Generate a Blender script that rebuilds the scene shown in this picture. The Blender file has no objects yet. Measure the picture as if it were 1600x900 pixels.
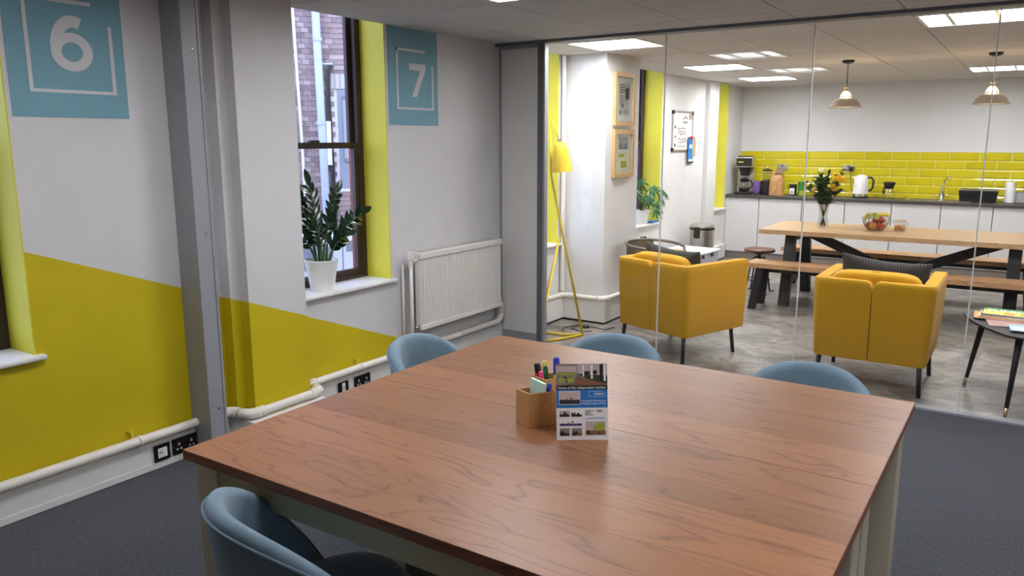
import bpy, bmesh, math, random
from math import sin, cos, pi, radians as R
from mathutils import Vector, Matrix
random.seed(7)
S = bpy.context.scene
C = S.collection

# ------------------------------------------------------------------ camera
CAMH = 1.66
yaw, pitch, roll = R(33.5588), R(10.6606), R(0.0977)
F = Vector((-sin(yaw)*cos(pitch), cos(yaw)*cos(pitch), -sin(pitch)))
r0 = Vector((cos(yaw), sin(yaw), 0)); d0 = F.cross(r0)
rr = cos(roll)*r0 + sin(roll)*d0; dd = -sin(roll)*r0 + cos(roll)*d0
cam = bpy.data.objects.new('camera', bpy.data.cameras.new('camera')); C.objects.link(cam)
cam.matrix_world = Matrix(((rr.x, -dd.x, -F.x, 0), (rr.y, -dd.y, -F.y, 0), (rr.z, -dd.z, -F.z, CAMH), (0, 0, 0, 1)))
cam.data.sensor_width = 36; cam.data.lens = 1223.05*36/1600; cam.data.clip_start = 0.02
S.camera = cam

# ------------------------------------------------------------------ world and exposure
W = bpy.data.worlds.new('overcast_sky'); S.world = W; W.use_nodes = True
bg = W.node_tree.nodes['Background']
bg.inputs[0].default_value = (0.56, 0.67, 1.0, 1); bg.inputs[1].default_value = 3.0
S.view_settings.view_transform = 'Standard'; S.view_settings.look = 'None'
S.view_settings.gamma = 1; S.view_settings.use_curve_mapping = False
S.view_settings.exposure = 0.7
NEAR_LAMP = 16.0      # strength of the troffers in the meeting room
LOUNGE_LAMP = 27.0    # strength of the troffers in the lounge
BULB = 60.0

# ------------------------------------------------------------------ materials
def lin(c):
    if isinstance(c, str): c = [int(c[i:i+2], 16)/255 for i in (0, 2, 4)]
    return tuple(((v/12.92) if v <= .04045 else ((v+.055)/1.055)**2.4) for v in c) + (1,)
MATS = {}
class NT:
    def __init__(s, name):
        s.m = bpy.data.materials.new(name); s.m.use_nodes = True
        s.t = s.m.node_tree; s.b = s.t.nodes['Principled BSDF']; s.out = s.t.nodes['Material Output']
    def n(s, kind, **kw):
        nd = s.t.nodes.new('ShaderNode'+kind)
        for k, v in kw.items():
            if k.startswith('i_'): nd.inputs[int(k[2:])].default_value = v
            else: setattr(nd, k, v)
        return nd
    def l(s, a, b): s.t.links.new(a, b)
    def coord(s, scale=(1,1,1), kind='Object', rot=(0,0,0)):
        tc = s.n('TexCoord'); mp = s.n('Mapping'); mp.inputs['Scale'].default_value = scale; mp.inputs['Rotation'].default_value = rot
        s.l(tc.outputs[kind], mp.inputs[0]); return mp.outputs[0]
    def noise(s, vec, scale=5, detail=4, rough=.5, dist=0):
        nd = s.n('TexNoise'); nd.inputs['Scale'].default_value = scale; nd.inputs['Detail'].default_value = detail
        nd.inputs['Roughness'].default_value = rough; nd.inputs['Distortion'].default_value = dist
        if vec: s.l(vec, nd.inputs['Vector'])
        return nd.outputs['Fac']
    def ramp(s, fac, stops):
        nd = s.n('ValToRGB'); e = nd.color_ramp.elements
        while len(e) > 1: e.remove(e[-1])
        e[0].position = stops[0][0]; e[0].color = stops[0][1]
        for p, c in stops[1:]:
            x = e.new(p); x.color = c
        s.l(fac, nd.inputs[0]); return nd.outputs[0]
    def mix(s, fac, a, b, mode='MIX'):
        nd = s.n('MixRGB', blend_type=mode)
        for i, v in ((0, fac), (1, a), (2, b)):
            if hasattr(v, 'is_linked'): s.l(v, nd.inputs[i])
            else: nd.inputs[i].default_value = v
        return nd.outputs[0]
    def math(s, op, a, b=0.0):
        nd = s.n('Math', operation=op)
        for i, v in ((0, a), (1, b)):
            if hasattr(v, 'is_linked'): s.l(v, nd.inputs[i])
            else: nd.inputs[i].default_value = v
        return nd.outputs[0]
    def bump(s, h, strength=.2, dist=.01):
        nd = s.n('Bump'); nd.inputs['Strength'].default_value = strength; nd.inputs['Distance'].default_value = dist
        s.l(h, nd.inputs['Height']); s.l(nd.outputs[0], s.b.inputs['Normal'])
    def set(s, **kw):
        for k, v in kw.items():
            k = {'col': 'Base Color', 'rough': 'Roughness', 'metal': 'Metallic', 'sheen': 'Sheen Weight', 'coat': 'Coat Weight', 'spec': 'Specular IOR Level'}.get(k, k)
            i = s.b.inputs[k]
            if hasattr(v, 'is_linked'): s.l(v, i)
            else: i.default_value = v
        return s
def plain(name, col, rough=.5, metal=0, var=.06, scale=6, bump=0, bscale=80, **kw):
    """painted, plastic or metal surface: a colour with faint procedural mottling"""
    n = NT(name); c = lin(col); v = n.coord()
    f = n.noise(v, scale, 3)
    a = tuple(x*(1-var) for x in c[:3])+(1,); b = tuple(min(1, x*(1+var)) for x in c[:3])+(1,)
    n.set(col=n.ramp(f, [(.3, a), (.7, b)]), rough=rough, metal=metal, **kw)
    if bump: n.bump(n.noise(v, bscale, 2), bump, .004)
    MATS[name] = n.m; return n.m
def emit(name, col, strength):
    n = NT(name); n.set(col=lin(col)); n.b.inputs['Emission Color'].default_value = lin(col); n.b.inputs['Emission Strength'].default_value = strength
    MATS[name] = n.m
def glassy(name, tint=(1,1,1,1), refl=.04, rough=0.0, gain=.96):
    n = NT(name); t = n.t; t.nodes.remove(n.b)
    lw = n.n('LayerWeight'); lw.inputs[0].default_value = .5
    f = n.math('ADD', n.math('MULTIPLY', n.math('POWER', lw.outputs['Facing'], 5.0), gain), refl)
    tr = n.n('BsdfTransparent'); tr.inputs[0].default_value = tint
    gl = n.n('BsdfGlossy'); gl.inputs['Roughness'].default_value = rough
    mx = n.n('MixShader'); n.l(f, mx.inputs[0]); n.l(tr.outputs[0], mx.inputs[1]); n.l(gl.outputs[0], mx.inputs[2])
    n.l(mx.outputs[0], n.out.inputs[0]); MATS[name] = n.m
def wood(name, dark, mid, light, axis=0, rough=.4, scale=1.0, tint=.25, bump=.08, fine=1.0):
    n = NT(name)
    st = [9, 9, 9]; st[axis] = 1.1
    oi = n.n('ObjectInfo')
    tc = n.n('TexCoord'); mp = n.n('Mapping'); mp.inputs['Scale'].default_value = [x*scale for x in st]
    n.l(tc.outputs['Object'], mp.inputs[0])
    cb = n.n('CombineXYZ')
    for i in range(3): n.l(n.math('MULTIPLY', oi.outputs['Random'], (31., 57., 13.)[i]), cb.inputs[i])
    ad = n.n('VectorMath', operation='ADD'); n.l(mp.outputs[0], ad.inputs[0]); n.l(cb.outputs[0], ad.inputs[1])
    v = ad.outputs[0]
    low = n.noise(v, .55, 3, .5, .6)
    rings = n.math('FRACT', n.math('MULTIPLY', low, 13.0))
    lines = n.ramp(rings, [(0, (.15,.15,.15,1)), (.12, (.7,.7,.7,1)), (.3, (.9,.9,.9,1)), (.85, (1,1,1,1)), (1, (.25,.25,.25,1))])
    sf = [70, 70, 70]; sf[axis] = 3
    fib = n.noise(n.coord([x*scale*fine for x in sf]), 3, 4, .7)
    g = n.math('MULTIPLY', n.math('ADD', n.math('MULTIPLY', lines, .68), n.math('MULTIPLY', fib, .62)), .95)
    col = n.ramp(g, [(.2, lin(dark)), (.55, lin(mid)), (.9, lin(light))])
    tf = n.math('ADD', n.math('MULTIPLY', oi.outputs['Random'], tint), 1-tint*.5)
    cc = n.n('CombineXYZ')
    for i in range(3): n.l(tf, cc.inputs[i])
    col = n.mix(1.0, col, cc.outputs[0], 'MULTIPLY')
    n.set(col=col, rough=rough); n.bump(fib, bump, .002)
    MATS[name] = n.m
def fabric(name, col, rough=.85, sheen=.3, scale=900, var=.12, bump=.25):
    n = NT(name); v = n.coord(); c = lin(col)
    f = n.noise(v, 14, 3); w = n.noise(v, scale, 2, .6)
    a = tuple(x*(1-var) for x in c[:3])+(1,); b = tuple(min(1, x*(1+var)) for x in c[:3])+(1,)
    base = n.ramp(f, [(.3, a), (.7, b)])
    base = n.mix(.25, base, n.ramp(w, [(.3, tuple(x*.6 for x in c[:3])+(1,)), (.7, tuple(min(1, x*1.3) for x in c[:3])+(1,))]))
    n.set(col=base, rough=rough, sheen=sheen); n.bump(w, bump, .002); MATS[name] = n.m

plain('white_wall', 'dedcda', .75, var=.02, bump=.05, bscale=120)
plain('white_paint', 'e4e2de', .35, var=.03)
plain('radiator_white', 'e6e1da', .35, var=.02)
plain('pipe_white', 'e9e3d9', .3, var=.03)
plain('grey_metal', '9a9b9f', .45, var=.03)
plain('grey_panel', 'dedbd6', .55, var=.02)
plain('rail_grey', '68686a', .5, var=.03)
plain('yellow_paint', 'dcd03a', .6, var=.03)
plain('sign_teal', '78a6b4', .65, var=.03)
plain('sign_white', 'd5d4d4', .65, var=.02)
plain('ceiling_tile', 'd4d0cc', .9, var=.03, scale=30, bump=.25, bscale=260)
plain('ceiling_bar', '8f8c88', .6, var=.02)
plain('black_metal', '1b1b1d', .45, var=.1)
plain('black_plastic', '161617', .35, var=.1)
plain('dark_plate', '26221f', .35, metal=.6, var=.1)
plain('steel', 'b8b4ae', .25, metal=1, var=.05)
plain('brushed_steel', 'c4bfb8', .3, metal=1, var=.1, scale=20)
plain('chrome', 'dedede', .08, metal=1, var=.02)
plain('brown_frame', '33231d', .45, var=.15)
plain('brick_red', '8a4a40', .85, var=.2, scale=30)
plain('cream_leg', 'c9bfa6', .5, var=.04)
plain('cream_apron', 'b3a98c', .55, var=.04)
plain('lamp_yellow', 'd9bb2a', .4, var=.03)
plain('shade_beige', 'b9a898', .45, var=.04)
plain('shade_inside', 'f4efe6', .5, var=.02)
plain('cabinet_white', 'd9d6d4', .35, var=.02)
plain('plinth_grey', '9d948c', .5, var=.04)
plain('worktop_dark', '4a4542', .4, var=.2, scale=60)
plain('plastic_white', 'f0efec', .3, var=.02)
plain('plastic_box', 'dfe4f2', .25, var=.03)
plain('pot_white', 'f1f1ef', .35, var=.02)
plain('soil', '2c2018', .95, var=.3, scale=80, bump=.5)
plain('paper_white', 'f2f2f0', .6, var=.02)
plain('newspaper', 'd9d5cd', .7, var=.05)
plain('paper_bag', 'b98a55', .6, var=.15, scale=20, bump=.5, bscale=30)
plain('grout', 'e6dd86', .8, var=.03)
plain('tub_grey', '77706a', .4, metal=.5, var=.05)
plain('black_wood', '161414', .5, var=.2, scale=20)
plain('brass', 'b49a78', .35, metal=.8, var=.05)
plain('outer_white', 'e6e9ee', .6, var=.03)
plain('outer_pipe', 'b0b8c6', .5, var=.04)
plain('outer_sill', 'b9b2ac', .8, var=.1)
plain('outer_grey', '8b8e98', .6, var=.05)
plain('outer_ground', '6d6a68', .9, var=.15)
plain('mortar', 'e4e0dc', .9, var=.1, scale=20)
for nm, cl in dict(ink_black='1a1a1c', ink_blue='2379c4', ink_grey='8c8880', ink_pink='cbb6b4', ink_dark='3a3434', ink_lime='a9b23a', ink_brown='8a6046',
                   ink_red='c2333a', ink_white='f4f4f4', ink_sky='9ec6e6', ink_text='6b6f78', ink_purple='6b4a86', ink_green='3d8a3a', ink_orange='e39b3c',
                   pen_blue='2b3aa8', pen_pink='ee4a7d', pen_yellow='e8dc5a', pen_green='1f6d3c', note_mint='c9ecd6', crisp='d9963a', mag_pink='b98f84').items():
    plain(nm, cl, .5, var=.04)
plain('apple_red', 'b2382c', .35, var=.3, scale=25)
plain('orange_fruit', 'd98a2c', .5, var=.12, bump=.3)
plain('banana', 'd8c23c', .5, var=.18, scale=25); plain('banana_green', 'a9a63a', .5, var=.2, scale=25)
plain('flower_yellow', 'f2c91a', .6, var=.12, scale=40)
plain('flower_white', 'f1ede0', .6, var=.05)
plain('flower_orange', 'd8a53c', .6, var=.1)
plain('leaf_dark', '30502a', .35, var=.3, scale=30)
plain('leaf_zz', '12301b', .22, var=.35, scale=14)
plain('leaf_fatsia', '2c6a34', .35, var=.3, scale=10)
plain('stem_green', '3f5a2c', .5, var=.2)
plain('stem_dark', '33301c', .6, var=.2)
wood('oak_top', '4a2c1a', '86593b', '946542', 0, .38, 1.15, .34)
wood('oak_pale', '8f683f', 'b38c5f', 'c6a57c', 0, .4, 2.2, .1)
wood('oak_bench', '7a5236', 'a97b54', 'c49a70', 0, .45, 2.2, .1)
wood('walnut', '3a2018', '5c3526', '74452f', 0, .4, 3, .1)
wood('bamboo', '8a5a30', 'b07a45', 'c08c55', 2, .5, 6, .1)
wood('frame_oak', '93713f', 'b08e5e', 'bf9f72', 2, .5, 5, .1)
wood('red_oak_edge', '5e3322', '7c4930', '8a543a', 0, .45, 1.5, .1)
fabric('chair_blue', '6d8593', .8, .2)
fabric('chair_piping', '5f7684', .8, .2)
fabric('armchair_yellow', 'd09a0a', .9, .12, 900, .03)
glassy('partition_glass', (.975, .985, .98, 1), .02)
glassy('window_glass', (.97, .98, 1, 1), .03)
glassy('clear_glass', (.93, .95, .95, 1), .09)
glassy('jar_glass', (.95, .96, .95, 1), .07)
emit('troffer_near', 'f6f8ff', NEAR_LAMP); emit('troffer_lounge', 'fafaff', LOUNGE_LAMP); emit('bulb_glow', 'ffe0b0', BULB)
plain('blinder', 'f0eee8', .3, var=.02)

# left wall: white with a yellow field under one slanting line
n = NT('painted_wall'); g = n.n('NewGeometry'); sp = n.n('SeparateXYZ'); n.l(g.outputs['Position'], sp.inputs[0])
line = n.math('ADD', n.math('MULTIPLY', n.math('SUBTRACT', sp.outputs[1], 1.643), .374), sp.outputs[2])
low = n.math('LESS_THAN', line, 1.188)
v = n.coord(); f = n.noise(v, 3, 3)
n.set(col=n.mix(low, n.ramp(f, [(.3, lin('d4d2d1')), (.7, lin('dad8d7'))]), n.ramp(f, [(.3, lin('c8b300')), (.7, lin('d0bb00'))])), rough=.7)
n.bump(n.noise(v, 120, 2), .05, .004); MATS['painted_wall'] = n.m
# carpet: dark blue grey looped rows
n = NT('carpet'); v = n.coord((85, 26, 1)); f = n.noise(v, 2.4, 2, .5, .3); w = n.noise(n.coord((1, 1, 1)), 420, 2)
n.set(col=n.mix(.35, n.ramp(f, [(.35, lin('1b1d24')), (.52, lin('31343e')), (.72, lin('5c5f6a'))]), n.ramp(w, [(.3, lin('1b1d23')), (.7, lin('494b54'))])), rough=.95, sheen=.2)
n.bump(f, .6, .006); MATS['carpet'] = n.m
# vinyl floor that looks like worn concrete
n = NT('concrete_vinyl'); v = n.coord((1.0, 1.5, 1)); f = n.noise(v, 2.6, 8, .7, .9); w = n.noise(v, 14, 5, .6)
n.set(col=n.mix(.35, n.ramp(f, [(.36, lin('4d4843')), (.5, lin('827b73')), (.62, lin('aca49a'))]), n.ramp(w, [(.4, lin('5c5650')), (.6, lin('9c958c'))])), rough=.42)
n.bump(w, .05, .003); MATS['concrete_vinyl'] = n.m
# kitchen tile glaze
n = NT('yellow_glaze'); oi = n.n('ObjectInfo'); f = n.noise(n.coord(), 7, 2)
n.set(col=n.mix(oi.outputs['Random'], n.ramp(f, [(.3, lin('c9b90c')), (.7, lin('d3c416'))]), lin('d8ca26')), rough=.12); MATS['yellow_glaze'] = n.m
# bricks
n = NT('outer_brick'); oi = n.n('ObjectInfo'); f = n.noise(n.coord(), 18, 4)
n.set(col=n.mix(.5, n.ramp(oi.outputs['Random'], [(0, lin('664f50')), (.35, lin('8e7572')), (.7, lin('a88f89')), (1, lin('c8b4ab'))]), n.ramp(f, [(.3, lin('7d6463')), (.7, lin('ad958f'))])), rough=.9)
n.bump(f, .4, .01); MATS['outer_brick'] = n.m
n = NT('far_brick'); tb = n.n('TexBrick'); n.l(n.coord((1, 1, 1), 'UV'), tb.inputs[0])
tb.inputs['Color1'].default_value = lin('87666a'); tb.inputs['Color2'].default_value = lin('6b5560'); tb.inputs['Mortar'].default_value = lin('cfc9c4')
tb.inputs['Scale'].default_value = 1; tb.inputs['Brick Width'].default_value = .225; tb.inputs['Row Height'].default_value = .075; tb.inputs['Mortar Size'].default_value = .006
n.set(col=tb.outputs[0], rough=.9); MATS['far_brick'] = n.m
# houndstooth cushion
n = NT('houndstooth'); ck = n.n('TexChecker'); ck.inputs['Scale'].default_value = 110; n.l(n.coord(), ck.inputs[0])
ck.inputs[1].default_value = lin('5a5856'); ck.inputs[2].default_value = lin('141414')
n.set(col=ck.outputs[0], rough=.9, sheen=.2); MATS['houndstooth'] = n.m

# ------------------------------------------------------------------ mesh helpers
class MB:
    def __init__(s): s.v = []; s.f = []
    def add(s, vs, fs):
        o = len(s.v); s.v += [tuple(p) for p in vs]; s.f += [tuple(i+o for i in f) for f in fs]; return s
    def box(s, x0, x1, y0, y1, z0, z1, M=None):
        vs = [Vector((x, y, z)) for z in (z0, z1) for y in (y0, y1) for x in (x0, x1)]
        if M: vs = [M @ p for p in vs]
        return s.add(vs, [(0,2,3,1), (4,5,7,6), (0,1,5,4), (2,6,7,3), (0,4,6,2), (1,3,7,5)])
    def quad(s, a, b, c, d): return s.add([a, b, c, d], [(0,1,2,3)])
    def tube(s, pts, r, n=8, cap=True, closed=False):
        pts = [Vector(p) for p in pts]; m = len(pts); rs = r if isinstance(r, (list, tuple)) else [r]*m
        rings = []; up = None
        for i, p in enumerate(pts):
            if closed: t = (pts[(i+1) % m]-pts[i-1])
            else: t = pts[min(i+1, m-1)]-pts[max(i-1, 0)]
            t.normalize()
            if up is None: up = Vector((0,0,1)) if abs(t.z) < .9 else Vector((1,0,0))
            a = up - t*up.dot(t)
            if a.length < 1e-6: a = t.orthogonal()
            a.normalize(); b = t.cross(a); up = a
            rings.append([p + rs[i]*(cos(2*pi*k/n)*a + sin(2*pi*k/n)*b) for k in range(n)])
        vs = [q for rg in rings for q in rg]; fs = []
        for i in range(m if closed else m-1):
            j = (i+1) % m
            for k in range(n): fs.append((i*n+k, i*n+(k+1) % n, j*n+(k+1) % n, j*n+k))
        if cap and not closed: fs += [tuple(range(n))[::-1], tuple(range((m-1)*n, m*n))]
        return s.add(vs, fs)
    def lathe(s, prof, n=24, c=(0,0,0), cap0=True, cap1=True, sx=1, sy=1):
        vs = [(c[0]+r*sx*cos(2*pi*k/n), c[1]+r*sy*sin(2*pi*k/n), c[2]+z) for r, z in prof for k in range(n)]; fs = []
        for i in range(len(prof)-1):
            for k in range(n): fs.append((i*n+k, i*n+(k+1) % n, (i+1)*n+(k+1) % n, (i+1)*n+k))
        if cap0: fs.append(tuple(range(n))[::-1])
        if cap1: fs.append(tuple(range((len(prof)-1)*n, len(prof)*n)))
        return s.add(vs, fs)
    def prism(s, poly, h, fn):
        """poly: 2D outline, fn(u,v,w) -> 3D, extruded from w=0 to w=h"""
        n = len(poly); vs = [fn(u, v, 0) for u, v in poly]+[fn(u, v, h) for u, v in poly]
        return s.add(vs, [tuple(range(n))[::-1], tuple(range(n, 2*n))]+[(k, (k+1) % n, n+(k+1) % n, n+k) for k in range(n)])
    def grid(s, fn, nu, nv, cu=False, cv=False):
        vs = [fn(i/(nu if cu else nu-1), j/(nv if cv else nv-1)) for i in range(nu) for j in range(nv)]; fs = []
        for i in range(nu if cu else nu-1):
            for j in range(nv if cv else nv-1):
                fs.append((i*nv+j, ((i+1) % nu)*nv+j, ((i+1) % nu)*nv+(j+1) % nv, i*nv+(j+1) % nv))
        return s.add(vs, fs)
    def mesh(s, name, mat, smooth=False, fix=True):
        m = bpy.data.meshes.new(name); m.from_pydata(s.v, [], s.f)
        if fix:
            b = bmesh.new(); b.from_mesh(m); bmesh.ops.recalc_face_normals(b, faces=b.faces); b.to_mesh(m); b.free()
        if mat: m.materials.append(MATS[mat] if isinstance(mat, str) else mat)
        if smooth:
            for p in m.polygons: p.use_smooth = True
        return m
    def build(s, name, mat, parent=None, smooth=False, bevel=0, sub=0, seg=2, loc=None, fix=True, autos=None):
        o = bpy.data.objects.new(name, s.mesh(name, mat, smooth or bool(autos), fix)); C.objects.link(o)
        if parent: o.parent = parent
        if name in ('pin_holes', 'pin_slots', 'print', 'small_print', 'handwriting', 'newsprint', 'drawing', 'port', 'logo_box', 'top_grille'): o['kind'] = 'stuff'
        if loc: o.location = loc
        if bevel:
            b = o.modifiers.new('bevel', 'BEVEL'); b.width = bevel; b.segments = seg; b.limit_method = 'ANGLE'; b.angle_limit = R(35)
            if smooth is False and seg > 1:
                pass
        if sub:
            q = o.modifiers.new('sub', 'SUBSURF'); q.levels = sub; q.render_levels = sub
        if autos:
            o.data.set_sharp_from_angle(angle=R(autos))
        return o
def box(*a): return MB().box(*a)
def rounded(x0, x1, y0, y1, z0, z1, n=2.6, nu=28, nv=14):
    """soft cushion-like superellipsoid"""
    cx, cy, cz = (x0+x1)/2, (y0+y1)/2, (z0+z1)/2; a, b, c = (x1-x0)/2, (y1-y0)/2, (z1-z0)/2
    def pw(t, e): return math.copysign(abs(t)**e, t)
    e = 2/n
    def fn(u, v):
        p = (v-.5)*pi*.998; t = u*2*pi
        return (cx+a*pw(cos(p), e)*pw(cos(t), e), cy+b*pw(cos(p), e)*pw(sin(t), e), cz+c*pw(sin(p), e))
    return MB().grid(fn, nu, nv, cu=True)
def thing(name, label, cat, loc=(0,0,0), rz=0, group=None, rot=None):
    o = bpy.data.objects.new(name, None); C.objects.link(o); o.empty_display_size = .1
    o.location = loc; o.rotation_euler = rot or (0, 0, rz); return tag(o, label, cat, group)
def tag(o, label, cat, group=None):
    o['label'] = label; o['category'] = cat
    if group: o['group'] = group
    return o
def struct(o, label=None):
    o['kind'] = 'structure'
    if label: o['label'] = label
    return o
def share(src, name, parent, loc, rz=0, sc=None, rot=None):
    o = bpy.data.objects.new(name, src); C.objects.link(o); o.parent = parent; o.location = loc
    o.rotation_euler = rot or (0, 0, rz)
    if sc: o.scale = sc
    return o
def copy_tree(o, parent=None):
    c = o.copy(); C.objects.link(c)
    if parent: c.parent = parent
    for ch in [x for x in list(C.objects) if x.parent == o]: copy_tree(ch, c)
    return c
def text_mesh(txt, size, bold=0.0, align='LEFT'):
    cu = bpy.data.curves.new('txt', 'FONT'); cu.body = txt; cu.size = size; cu.offset = bold; cu.align_x = align; cu.resolution_u = 3
    o = bpy.data.objects.new('txt', cu); C.objects.link(o)
    dg = bpy.context.evaluated_depsgraph_get(); dg.update()
    m = bpy.data.meshes.new_from_object(o.evaluated_get(dg)); vs = [tuple(v.co) for v in m.vertices]; fs = [tuple(p.vertices) for p in m.polygons]
    bpy.data.objects.remove(o); bpy.data.meshes.remove(m); return vs, fs
def lettering(txt, size, fn, mat, name, parent, bold=0.0, align='LEFT'):
    """flat print: fn(u,v) -> 3D point on the printed surface"""
    vs, fs = text_mesh(txt, size, bold, align); b = MB(); b.add([fn(x, y) for x, y, z in vs], fs)
    return b.build(name, mat, parent, fix=False)
def arc(c, r, a0, a1, n, fn): return [fn(c[0]+r*cos(R(a0+(a1-a0)*i/n)), c[1]+r*sin(R(a0+(a1-a0)*i/n))) for i in range(n+1)]

# ================================================================== the setting
H = 2.41; XW = -3.65; YG = 5.355; XR = 2.9; YB = -1.8; YK = 11.6
WIN = [(.735, 1.645), (3.10, 3.99), (5.46, 6.27), (7.74, 8.63), (10.38, 10.94)]
SILL = .72
struct(box(XW-.5, XR, YB, 5.30, -.1, 0).build('floor', 'carpet'), 'dark blue-grey looped carpet of the meeting room')
struct(box(XW-.5, XR, 5.30, YK, -.1, 0).build('floor_lounge', 'concrete_vinyl'), 'grey concrete-look vinyl floor of the lounge')
def left_wall(name, mat, y0, y1, wins, label):
    b = MB(); y = y0
    for a, c in wins:
        b.box(XW-.29, XW, y, a, 0, H+.4); b.box(XW-.29, XW, a, c, 0, SILL-.01); b.box(XW-.29, XW, a, c, H+.34, H+.4); b.box(XW-.02, XW, a, c, H+.035, H+.34); y = c
    b.box(XW-.29, XW, y, y1, 0, H+.4)
    return struct(b.build(name, mat), label)
wl = left_wall('wall_left', 'painted_wall', YB, 5.37, WIN[:2], 'white wall with a yellow field under a slanting line')
wl2 = left_wall('wall_left_lounge', 'white_wall', 5.37, YK, WIN[2:], 'white wall of the lounge with tall windows')
# pier beside the plant window, with a small boxed corner
box(XW, -3.5, 2.685, 3.085, 0, H).build('pier', 'painted_wall', wl)
box(XW, -3.575, 2.625, 2.685, 0, H).build('pier_step', 'painted_wall', wl)
box(XW, -3.21, 6.34, 7.03, 0, H).build('pier', 'white_wall', wl2)
box(XW, -3.59, 10.03, 10.375, 0, H).build('pier', 'white_wall', wl2)
struct(box(XW-.32, XR, YK, YK+.2, 0, H+.1).build('wall_kitchen', 'white_wall'), 'white kitchen wall above yellow tiles')
struct(box(XR, XR+.2, YB, YK+.2, 0, H+.1).build('wall_right', 'white_wall'))
struct(box(XW-.32, XR, YB-.2, YB, 0, H+.1).build('wall_back', 'white_wall'))

# ceiling: grid of bars with each tile a piece of its own
ce = struct(box(XW-.001, XR+.2, YB-.2, YK+.2, H+.03, H+.1).build('ceiling', 'ceiling_bar'), 'suspended ceiling of square mineral tiles')
GX0, GY0, SX, SY = -1.345, 5.56, .617, .605
LIGHTS_NEAR = [(-2, -4), (-2, -7), (2, -7), (2, -4)]
LIGHTS_FAR = [(-3, 0), (1, 0), (-3, 4), (-3, 7), (1, 7), (4, 3)]
taken = set(LIGHTS_NEAR + LIGHTS_FAR)
tm = box(.004, SX-.004, .004, SY-.004, 0, .03).mesh('ceiling_tile', 'ceiling_tile')
i0 = math.floor((XW-GX0)/SX); i1 = math.ceil((XR-GX0)/SX); j0 = math.floor((YB-GY0)/SY); j1 = math.ceil((YK-GY0)/SY)
for i in range(i0, i1):
    for j in range(j0, j1):
        if (i, j) in taken: continue
        xa, ya = GX0+i*SX, GY0+j*SY
        if xa < XW or xa+SX > XR or ya < YB or ya+SY > YK:
            x0, x1, y0, y1 = max(xa, XW)+.003, min(xa+SX, XR)-.003, max(ya, YB)+.003, min(ya+SY, YK)-.003
            if x1-x0 < .03 or y1-y0 < .03: continue
            box(x0, x1, y0, y1, H, H+.03).build('ceiling_tile', 'ceiling_tile', ce)
        else: share(tm, 'ceiling_tile', ce, (xa, ya, H))

def troffer(i, j, mat, label, group):
    x, y = GX0+i*SX, GY0+j*SY
    t = thing('ceiling_light', label, 'ceiling light', (x+SX/2, y+SY/2, H), 0, group)
    a, b = SX/2-.004, SY/2-.004; w = .025
    fr = MB(); fr.box(-a, a, -b, -b+w, -.004, .03); fr.box(-a, a, b-w, b, -.004, .03); fr.box(-a, -a+w, -b+w, b-w, -.004, .03); fr.box(a-w, a, -b+w, b-w, -.004, .03)
    fr.build('frame', 'white_paint', t)
    cuts = [-a+w, -.13, .13, a-w]
    for k in range(3):
        box(cuts[k]+.006, cuts[k+1]-.006, -b+w, b-w, .012, .024).build('diffuser', mat, t)
    for k in (1, 2):
        box(cuts[k]-.012, cuts[k]+.012, -b+w, b-w, .0, .026).build('divider', 'blinder', t)
    return t
nl = ['square ceiling light above the meeting table nearest the number seven', 'square ceiling light above the front of the meeting table',
      'square ceiling light over the right side near the camera', 'square ceiling light over the dark carpet at the right']
for (i, j), lb in zip(LIGHTS_NEAR, nl): troffer(i, j, 'troffer_near', lb, 'ceiling lights of the meeting room')
fl = ['square ceiling light just behind the glass at the left, near the yellow floor lamp', 'large bright ceiling light behind the glass at the upper right',
      'square ceiling light in front of the whiteboard', 'square ceiling light nearest the coffee machine', 'square ceiling light behind the right pendant lamp by the kitchen wall',
      'square ceiling light far right of the dining table']
for (i, j), lb in zip(LIGHTS_FAR, fl): troffer(i, j, 'troffer_lounge', lb, 'ceiling lights of the lounge')

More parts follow.
